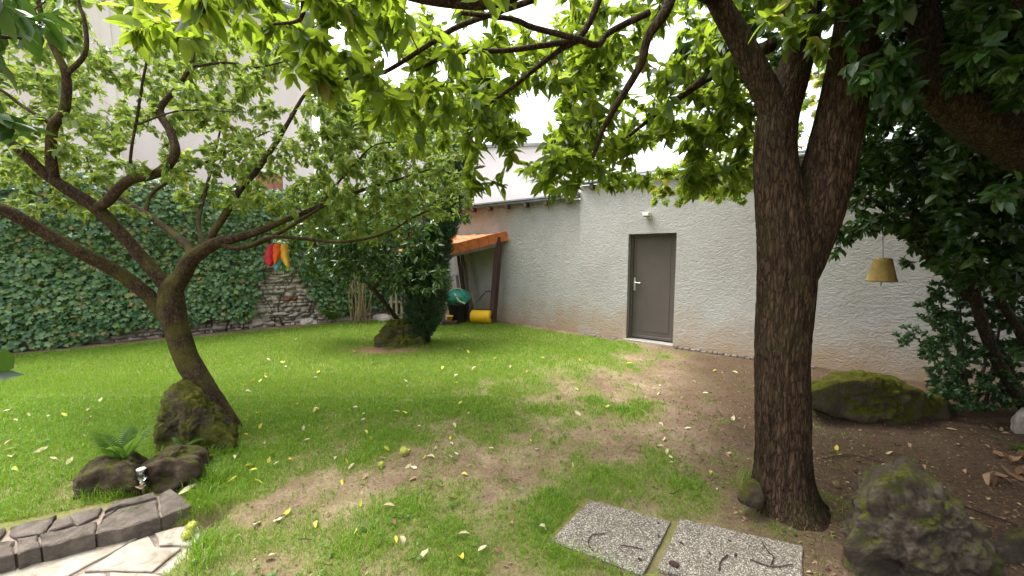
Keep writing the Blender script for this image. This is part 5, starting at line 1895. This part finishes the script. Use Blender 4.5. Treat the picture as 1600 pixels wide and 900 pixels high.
# ------------------------------------------------------------------ hanging bell-shaped shade
by = 3.72
bc = D(1377, 440, by)
bl = thing('hanging_bell', bc, 'straw-coloured bell-shaped lantern shade hanging from a branch of the laurel', 'lantern')
rb, rt, hb_ = 18.5 * by / 600, 10.5 * by / 600, 36 * by / 600
mb = MB()
prof = [(rb - .006, .004), (rb, .0), (rb + .003, .012), (rb - .003, .02), (rt + .004, hb_ - .02), (rt, hb_), (rt * .6, hb_ + .006), (.001, hb_ + .008), (.001, hb_ - .006), (rt - .008, hb_ - .014)]
V = [bc + UP * z_ + max(r_, .001) * np.array([math.cos(t), math.sin(t), 0]) for r_, z_ in prof for t in ang]
m_ = len(prof)
F = [(i * 32 + j, i * 32 + (j + 1) % 32, ((i + 1) % m_) * 32 + (j + 1) % 32, ((i + 1) % m_) * 32 + j) for i in range(m_) for j in range(32)]
mb.add(V, F)
mb.build('shade', M['bell'], bl, smooth=True)
mb = MB()
mb.tube([bc + UP * hb_, D(1379, 330, by + .0)], .0025, 5)
mb.build('cord', M['cord'], bl)
mb = MB()
mb.tube([bc + UP * hb_ * .9, bc - UP * .04], .004, 6)
mb.build('clapper', M['cord'], bl)

# ------------------------------------------------------------------ garden stake light
gl = G(226, 772)
lm = thing('stake_light', gl, 'little clear plastic tube garden light stuck beside the stone kerb', 'garden light')
top = D(221, 733, gl[1])
mid = D(223, 752, gl[1])
mb = MB()
mb.tube([mid, top], .024, 20, cap=False)
o = mb.build('tube', M['glass'], lm, smooth=True)
o.modifiers.new('t', 'SOLIDIFY').thickness = .003
mb = MB()
mb.tube([top - UP * .002, top + UP * .004], .0255, 20)
mb.build('cap', M['white'], lm, smooth=True)
mb = MB()
mb.tube([gl - UP * .03, mid - UP * .01, mid], [.006, .016, .02], 14)
mb.build('stake', M['metal'], lm, smooth=True)

# ------------------------------------------------------------------ grass
rg = np.random.default_rng(1234)


def ground_pts(n, x0, x1, y0, y1):
    return rg.uniform(x0, x1, n), rg.uniform(y0, y1, n)


xs, ys, ws_, hs_ = [], [], [], []
SLAB = np.array([(0.48, 2.39), (0.96, 2.18), (1.02, 2.21), (1.62, 1.97), (1.34, 1.57), (0.7, 1.74), (0.62, 1.75), (0.18, 2.0)])
KERBP = np.array([zk(-600, 640, 0), zk(-60, 395, 0), zk(430, 300, 0), zk(1190, 130, 0), zk(1290, 95, 0), zk(1470, 240, 0), zk(1225, 335, 0), zk(-500, 800, 0)])
for (y0, y1, den, w_, h0, h1) in ((1.45, 2.4, 23000, .0028, .02, .055), (2.4, 3.4, 14500, .0034, .025, .06), (3.4, 5.0, 9500, .0045, .03, .06), (5.0, 7.0, 5200, .0065, .03, .06), (7.0, 9.8, 3200, .009, .03, .06)):
    xl, xr = -1.45 * y1 - .3, min(1.25 * y1, 3.6)
    n = int(den * (xr - xl) * (y1 - y0))
    x, y = ground_pts(n, xl, xr, y0, y1)
    a = turf(x, y)
    cl = fbm2(x, y, 9.0, 41, 3)
    keep = (rg.uniform(0, 1, n) < a ** 1.3) & (a * 1.25 + 0.12 > cl + rg.normal(0, .06, n)) & ~inpoly(x, y, SLAB) & ~inpoly(x, y, KERBP)
    keep &= x < 2.0 + .9 * (y - 2)
    x, y, a = x[keep], y[keep], a[keep]
    xs.append(x)
    ys.append(y)
    ws_.append(np.full(len(x), w_))
    hs_.append(rg.uniform(h0, h1, len(x)) * (0.55 + 0.6 * a))
x, y, w_, h = [np.concatenate(q) for q in (xs, ys, ws_, hs_)]
NT = 4200
tx, ty = rg.uniform(-2.2, 3.2, NT), 1.5 + 5.5 * rg.uniform(0, 1, NT) ** 1.5
tk = (rg.uniform(0, 1, NT) < 0.95 - 0.8 * sst(.9, 2.4, tx)) & (tx < 1.1 * ty)
tx, ty = np.repeat(tx[tk], 10), np.repeat(ty[tk], 10)
rr_ = rg.normal(0, .028, (2, len(tx)))
tx, ty = tx + rr_[0], ty + rr_[1]
kk = ~inpoly(tx, ty, SLAB) & ~inpoly(tx, ty, KERBP) & (patio_in(tx, ty) < .1)
tx, ty = tx[kk], ty[kk]
x, y = np.concatenate([x, tx]), np.concatenate([y, ty])
w_ = np.concatenate([w_, np.clip(.0013 * ty, .0026, .008)])
h = np.concatenate([h, rg.uniform(.015, .05, len(tx))])
# longer tufts against kerb, rocks and patio edge
ex, ey = [], []
for a, b_ in (((300, 800), (318, 900)), ((130, 778), (245, 772)), ((300, 720), (330, 760)), ((255, 712), (372, 706)), ((600, 546), (690, 545)), ((700, 503), (900, 512)), ((860, 855), (1030, 905)), ((300, 790), (345, 740))):
    p, q = G(*a), G(*b_)
    t = rg.uniform(0, 1, 420)
    ex.append(p[0] + (q[0] - p[0]) * t + rg.normal(0, .05, 420))
    ey.append(p[1] + (q[1] - p[1]) * t + rg.normal(0, .04, 420))
ex, ey = np.concatenate(ex), np.concatenate(ey)
kk = ~inpoly(ex, ey, SLAB) & ~inpoly(ex, ey, KERBP) & (patio_in(ex, ey) < .5)
ex, ey = ex[kk], ey[kk]
x, y = np.concatenate([x, ex]), np.concatenate([y, ey])
w_ = np.concatenate([w_, np.full(len(ex), .0034)])
h = np.concatenate([h, rg.uniform(.06, .15, len(ex))])
n = len(x)
z = gz(x, y) - .004
az = rg.uniform(0, 2 * math.pi, n)
lean = rg.uniform(.1, .95, n)
dirx, diry = np.cos(az), np.sin(az)
yaw = az + math.pi / 2 + rg.normal(0, .5, n)
wx, wy_ = np.cos(yaw) * w_ / 2, np.sin(yaw) * w_ / 2
B = np.stack([x, y, z], 1)
Wv = np.stack([wx, wy_, np.zeros(n)], 1)
mid_ = B + np.stack([dirx * h * lean * .3, diry * h * lean * .3, h * .55], 1)
tip = B + np.stack([dirx * h * lean, diry * h * lean, h * (1 - .35 * lean)], 1)
fr_ = y > 4.2
mb = MB()
nb = ~fr_
V = np.stack([B[nb] - Wv[nb], B[nb] + Wv[nb], mid_[nb] + Wv[nb] * .8, mid_[nb] - Wv[nb] * .8, tip[nb]], 1).reshape(-1, 3)
i5 = np.arange(nb.sum())[:, None] * 5
mb.add(V, i5 + np.array([[0, 1, 2, 3]]))
mb.f.append(i5 + np.array([[3, 2, 4]]))
V = np.stack([B[fr_] - Wv[fr_], B[fr_] + Wv[fr_], tip[fr_]], 1).reshape(-1, 3)
mb.add(V, np.arange(fr_.sum())[:, None] * 3 + np.array([[0, 1, 2]]))
o = mb.build('grass', M['grass'])
tag(o, 'patchy bright green lawn grass thinning into bare soil', 'grass', kind='stuff')
print('grass blades', n)

# broad-leaved weeds and clover scattered through the lawn
nw = 900
x, y = rg.uniform(-5, 2.0, nw), 1.5 + 5.5 * rg.uniform(0, 1, nw) ** 1.4
kk = (np.abs(x) < 1.35 * y) & (turf(x, y) > .12) & ~inpoly(x, y, SLAB) & ~inpoly(x, y, KERBP) & (patio_in(x, y) < .05) & (fbm2(x, y, 1.8, 91, 3) > .47)
x, y = np.repeat(x[kk], 7), np.repeat(y[kk], 7)
n = len(x)
pos = np.column_stack([x + rg.normal(0, .012, n), y + rg.normal(0, .012, n), gz(x, y) + rg.uniform(.006, .035, n)])
d = nrm(np.column_stack([rg.normal(0, 1, (n, 2)), rg.uniform(.05, .7, n)]))
X_, Y_, Z_ = frames(d, np.tile(UP, (n, 1)))
size = rg.uniform(.009, .026, n)
V, F = T_SMALL[0]
P = pos[:, None] + size[:, None, None] * (V[None, :, 0:1] * X_[:, None] * 1.2 + V[None, :, 1:2] * Y_[:, None] + V[None, :, 2:3] * Z_[:, None])
mb = MB()
mb.add(P.reshape(-1, 3), (F[None] + (np.arange(n) * len(V))[:, None, None]).reshape(-1, 3))
o = mb.build('weeds', M['fern'], smooth=True)
tag(o, 'small broad-leaved weeds and clover growing through the lawn', 'weeds', kind='stuff')

# leaf litter and crumbs on the bare soil
n = 90000
x, y = rg.uniform(-4, 4.6, n), 1.45 + 7 * rg.uniform(0, 1, n) ** 1.8
a = turf(x, y)
keep = (rg.uniform(0, 1, n) < (1 - a) * (0.25 + 0.75 * sst(0.2, 2.0, x)) * (0.3 + 1.2 * fbm2(x, y, 2.5, 61, 3)) * np.clip(2.6 / y, .3, 1)) & ~inpoly(x, y, SLAB) & (patio_in(x, y) < .05) & ~inpoly(x, y, KERBP)
x, y = x[keep], y[keep]
n = len(x)
d = nrm(np.column_stack([rg.normal(0, 1, (n, 2)), rg.normal(0, .15, n)]))
nn_ = nrm(np.column_stack([rg.normal(0, .35, (n, 2)), np.ones(n)]))
X_, Y_, Z_ = frames(d, nn_)
size = .008 + .034 * rg.uniform(0, 1, n) ** 2.5
wid = rg.choice([.25, .5, 1.1], n)
V, F = T_DIA[0]
P = np.column_stack([x, y, gz(x, y) + .006])[:, None] + size[:, None, None] * (V[None, :, 0:1] * wid[:, None, None] * X_[:, None] + V[None, :, 1:2] * Y_[:, None] + V[None, :, 2:3] * Z_[:, None])
mb = MB()
mb.add(P.reshape(-1, 3), (F[None] + (np.arange(n) * len(V))[:, None, None]).reshape(-1, 3))
o = mb.build('leaf_litter', M['litter'])
tag(o, 'brown crumbs of dead leaves strewn over the bare soil', 'leaf litter', kind='stuff')

# ------------------------------------------------------------------ fallen leaves, burrs, twigs, cones
T_FALL = [leaf_tmpl(.42, -.35, .35, SHORT), leaf_tmpl(.5, .3, .5, SHORT, .3), leaf_tmpl(.36, -.15, .6, SHORT), leaf_tmpl(.48, -.5, .2, SHORT, .4)]
FM = {}
for mt in ('fall_yellow', 'fall_buff', 'fall_brown'):
    FM[mt] = []
    for V, F in T_FALL:
        q = MB()
        q.add(V - V.mean(0), F)
        me = q.mesh('fallen_leaf')
        me.materials.append(M[mt])
        FM[mt].append(me)
LABF = {'fall_yellow': ('bright yellow fallen leaf lying on the grass', 'yellow fallen leaves on the lawn'), 'fall_buff': ('pale buff curled dead leaf lying on the grass', 'pale dead leaves on the lawn'),
        'fall_brown': ('brown dead leaf lying on the bare soil', 'brown dead leaves on bare soil')}
rf = np.random.default_rng(55)


def fallen(px, py, mt, size=None, zoff=None, label=None):
    p = G(px, py)
    o = bpy.data.objects.new('fallen_leaf', FM[mt][int(rf.integers(0, 4))])
    COL.objects.link(o)
    t = float(turf(np.array([p[0]]), np.array([p[1]]))[0])
    zo = (.012 + .022 * t) if zoff is None else zoff
    o.location = (p[0], p[1], gzp(p[0], p[1]) + zo)
    o.rotation_euler = (rf.normal(0, .3), rf.normal(0, .3), rf.uniform(0, 6.28))
    s_ = size or rf.uniform(.05, .085)
    o.scale = (s_, s_, s_)
    tag(o, label or LABF[mt][0], 'leaf', None if label else LABF[mt][1])


def inblock(px, py):
    p = G(px, py)
    return inpoly(np.array([p[0]]), p[1], SLAB)[0] or inpoly(np.array([p[0]]), p[1], KERBP)[0] or patio_in(np.array([p[0]]), np.array([p[1]]))[0] > .02


ZWHERE = ['in the middle of the lawn', 'on the lawn in front of the ivy', 'on the worn lawn between patio and paving slabs', 'on the thin grass towards the yellow roller', 'on the worn ground before the garage door', 'around the foot of the leaning tree',
          'on bare soil beside the big trunk', 'on bare soil near the slender laurel', 'on the lush grass by the shed', 'on the trodden ground beside the paving slabs', 'on the lawn below the bare rubble patch', 'on the soil between long boulder and garage']
ADJ = {'fall_yellow': 'yellow fallen leaf', 'fall_buff': 'pale buff curled dead leaf', 'fall_brown': 'brown dead leaf'}
ZONE = [(380, 720, 560, 740, 62, (.5, .5, 0)), (0, 260, 590, 740, 26, (.3, .7, 0)), (400, 700, 720, 890, 18, (.6, .35, .05)), (700, 960, 560, 760, 26, (.4, .5, .1)), (960, 1160, 545, 760, 26, (.1, .6, .3)), (310, 420, 640, 760, 12, (.5, .5, 0)),
        (1270, 1400, 660, 780, 8, (.15, .35, .5)), (1400, 1600, 640, 800, 14, (.1, .4, .5)), (700, 860, 520, 560, 5, (.3, .7, 0)), (620, 860, 780, 890, 6, (.5, .2, .3)), (300, 560, 520, 600, 9, (.4, .6, 0)), (1280, 1400, 580, 600, 6, (0, .3, .7))]
for (a, b_, c_, d_, n, w3), where in zip(ZONE, ZWHERE):
    for q in range(n):
        px, py = rf.uniform(a, b_), rf.uniform(c_, d_)
        if inblock(px, py) or (235 < px < 380 and py < 716) or (1160 < px < 1290):
            continue
        mt = ('fall_yellow', 'fall_buff', 'fall_brown')[rf.choice(3, p=w3)]
        fallen(px, py, mt, rf.uniform(.042, .074) * (1.2 if py < 600 else 1))
        COL.objects[-1]['label'] = ADJ[mt] + ' ' + where
        COL.objects[-1]['group'] = ADJ[mt].replace('leaf', 'leaves') + ' ' + where
fallen(221, 774, 'fall_brown', .13, .07, 'large rust-brown leaf propped beside the garden light')
fallen(292, 772, 'fall_buff', .1, .04, 'pale leaf caught by the corner of the stone kerb')
fallen(283, 812, 'fall_yellow', .11, -.03, 'yellow crumpled leaf on the patio below the kerb corner')
fallen(178, 846, 'fall_brown', .09, -.03, 'reddish-brown leaf rolled up at the foot of the kerb')
fallen(307, 878, 'fall_yellow', .09, -.03, 'ochre folded leaf at the edge of the patio')
fallen(1395, 727, 'fall_yellow', .1, .015, 'single yellow leaf on the bare soil behind the jagged boulder')
fallen(1400, 583, 'fall_brown', .3, .1, 'long tan dead leaf lying on the long mossy boulder')
for q in range(16):
    fallen(1555 + rf.uniform(-12, 50), 735 + rf.uniform(-18, 22), 'fall_brown', rf.uniform(.07, .13), .015 + .01 * q / 4, 'long dry brown leaf in the heap beside the small rock')
for o in [q for q in COL.objects if q.get('label') == 'long dry brown leaf in the heap beside the small rock']:
    o['group'] = 'heap of dry leaves'


def burr(p, r_, label, mat='burr'):
    rr = np.random.default_rng(int(abs(p[0]) * 1000))
    root = thing('chestnut_burr', p - UP * r_ * .9, label, 'burr')
    bm = bmesh.new()
    bmesh.ops.create_icosphere(bm, subdivisions=2, radius=r_ * .72)
    me = bpy.data.meshes.new('husk')
    bm.to_mesh(me)
    bm.free()
    me.materials.append(M[mat])
    link('husk', me, root, (0, 0, r_ * .9))
    mb = MB()
    for u in nrm(rr.normal(0, 1, (150, 3))):
        t = nrm(np.cross(u, [.3, .5, .8]))
        b2 = nrm(u + rr.normal(0, .25, 3))
        mb.add([p + u * r_ * .65 - t * .0016, p + u * r_ * .65 + t * .0016, p + b2 * r_ * 1.1], [(0, 1, 2)])
        t2 = np.cross(u, t)
        mb.add([p + u * r_ * .65 - t2 * .0016, p + u * r_ * .65 + t2 * .0016, p + b2 * r_ * 1.1], [(0, 1, 2)])
    o = mb.build('spines', M[mat], root)
    o['kind'] = 'stuff'


burr(G(300, 825, -.02) + UP * .012, .036, 'spiky green chestnut burr at the patio edge touching the grass')
burr(G(293, 838, -.03) + UP * .012, .034, 'spiky green chestnut burr lying on the patio stone beside its twin')
burr(G(631, 712) + UP * .04, .04, 'lone yellow-green chestnut burr in the middle of the lawn')
burr(G(596, 731) + UP * .03, .026, 'small yellow-green burr lying beside a white leaf')
burr(G(1306, 762) + UP * .022, .03, 'brown chestnut burr on bare soil between big trunk and jagged boulder', 'cane')


def cone(px, py, L, label):
    p = G(px, py)
    root = thing('alder_cone', [p[0], p[1], .016], label, 'cone', 'dark cones on the paving slabs')
    bm = bmesh.new()
    bmesh.ops.create_icosphere(bm, subdivisions=3, radius=1)
    U = np.array([v_.co for v_ in bm.verts])
    rr = 1 + .22 * np.sin(U[:, 0] * 14) * np.sin(np.arctan2(U[:, 1], U[:, 2]) * 6)
    for v_, q in zip(bm.verts, U * rr[:, None] * np.array([L, L * .5, L * .5])):
        v_.co = Vector(q)
    me = bpy.data.meshes.new('scales')
    bm.to_mesh(me)
    bm.free()
    me.materials.append(M['cone'])
    o = link('scales', me, root, (0, 0, L * .45))
    o.rotation_euler = (0, 0, rf.uniform(0, 6))


for px, py, L in ((1053, 889, .026), (1149, 873, .013), (1000, 880, .012), (1029, 843, .011), (1065, 854, .011), (1109, 870, .009), (1140, 850, .01), (1029, 822, .009)):
    cone(px, py, L, 'small dark cone lying on the pebbled paving slabs')


def twig(rows, r_, label, z0=.02):
    P = np.array([[*G(a, b_)[:2], z0, r_] for a, b_ in rows])
    S_ = spline(P, .01)
    S_[:, 2] += .006 * fbm(S_[:, :3] * 12, 5, 2)
    mb = MB()
    mb.tube(S_[:, :3], r_, 6)
    o = mb.build('fallen_twig', M['cone'] if z0 < .03 else M['twig'], loc=P[0][:3], smooth=True)
    tag(o, label, 'twig')


twig([(945, 840), (925, 842), (919, 855), (927, 867)], .0028, 'thin brown twig curled like a hook on the paving slab')
twig([(969, 858), (985, 860), (1004, 864)], .0026, 'short straight brown twig on the paving slab')
twig([(1136, 873), (1126, 884), (1123, 898)], .0035, 'short curved twig on the slab by the trunk')
twig([(1172, 880), (1190, 887), (1210, 892), (1238, 889)], .003, 'long bowed twig along the edge of the slab by the trunk')
twig([(1190, 852), (1200, 868), (1208, 876), (1205, 888)], .003, 'bent brown twig crossing the bowed twig on the slab')
twig([(1285, 720), (1330, 714), (1380, 726)], .004, 'thin bare twig on the soil behind the jagged boulder', .016)
twig([(1490, 790), (1540, 808), (1590, 826)], .005, 'long straight stick on the soil behind the small rock', .018)
twig([(1410, 729), (1430, 730), (1438, 722)], .004, 'short dark curved twig on the soil near a yellow leaf', .016)
for q in range(14):
    a, b_ = rf.uniform(360, 1150), rf.uniform(740, 890)
    if inblock(a, b_):
        continue
    dx, dy = rf.uniform(8, 22), rf.uniform(-8, 8)
    if inblock(a + dx, b_ + dy):
        continue
    twig([(a, b_), (a + dx / 2, b_ + dy / 2 + rf.uniform(-3, 3)), (a + dx, b_ + dy)], .0025, 'short dark twig lying on the worn lawn', .022)
for o in COL.objects:
    if o.get('label') == 'short dark twig lying on the worn lawn':
        o['group'] = 'short twigs on the lawn'
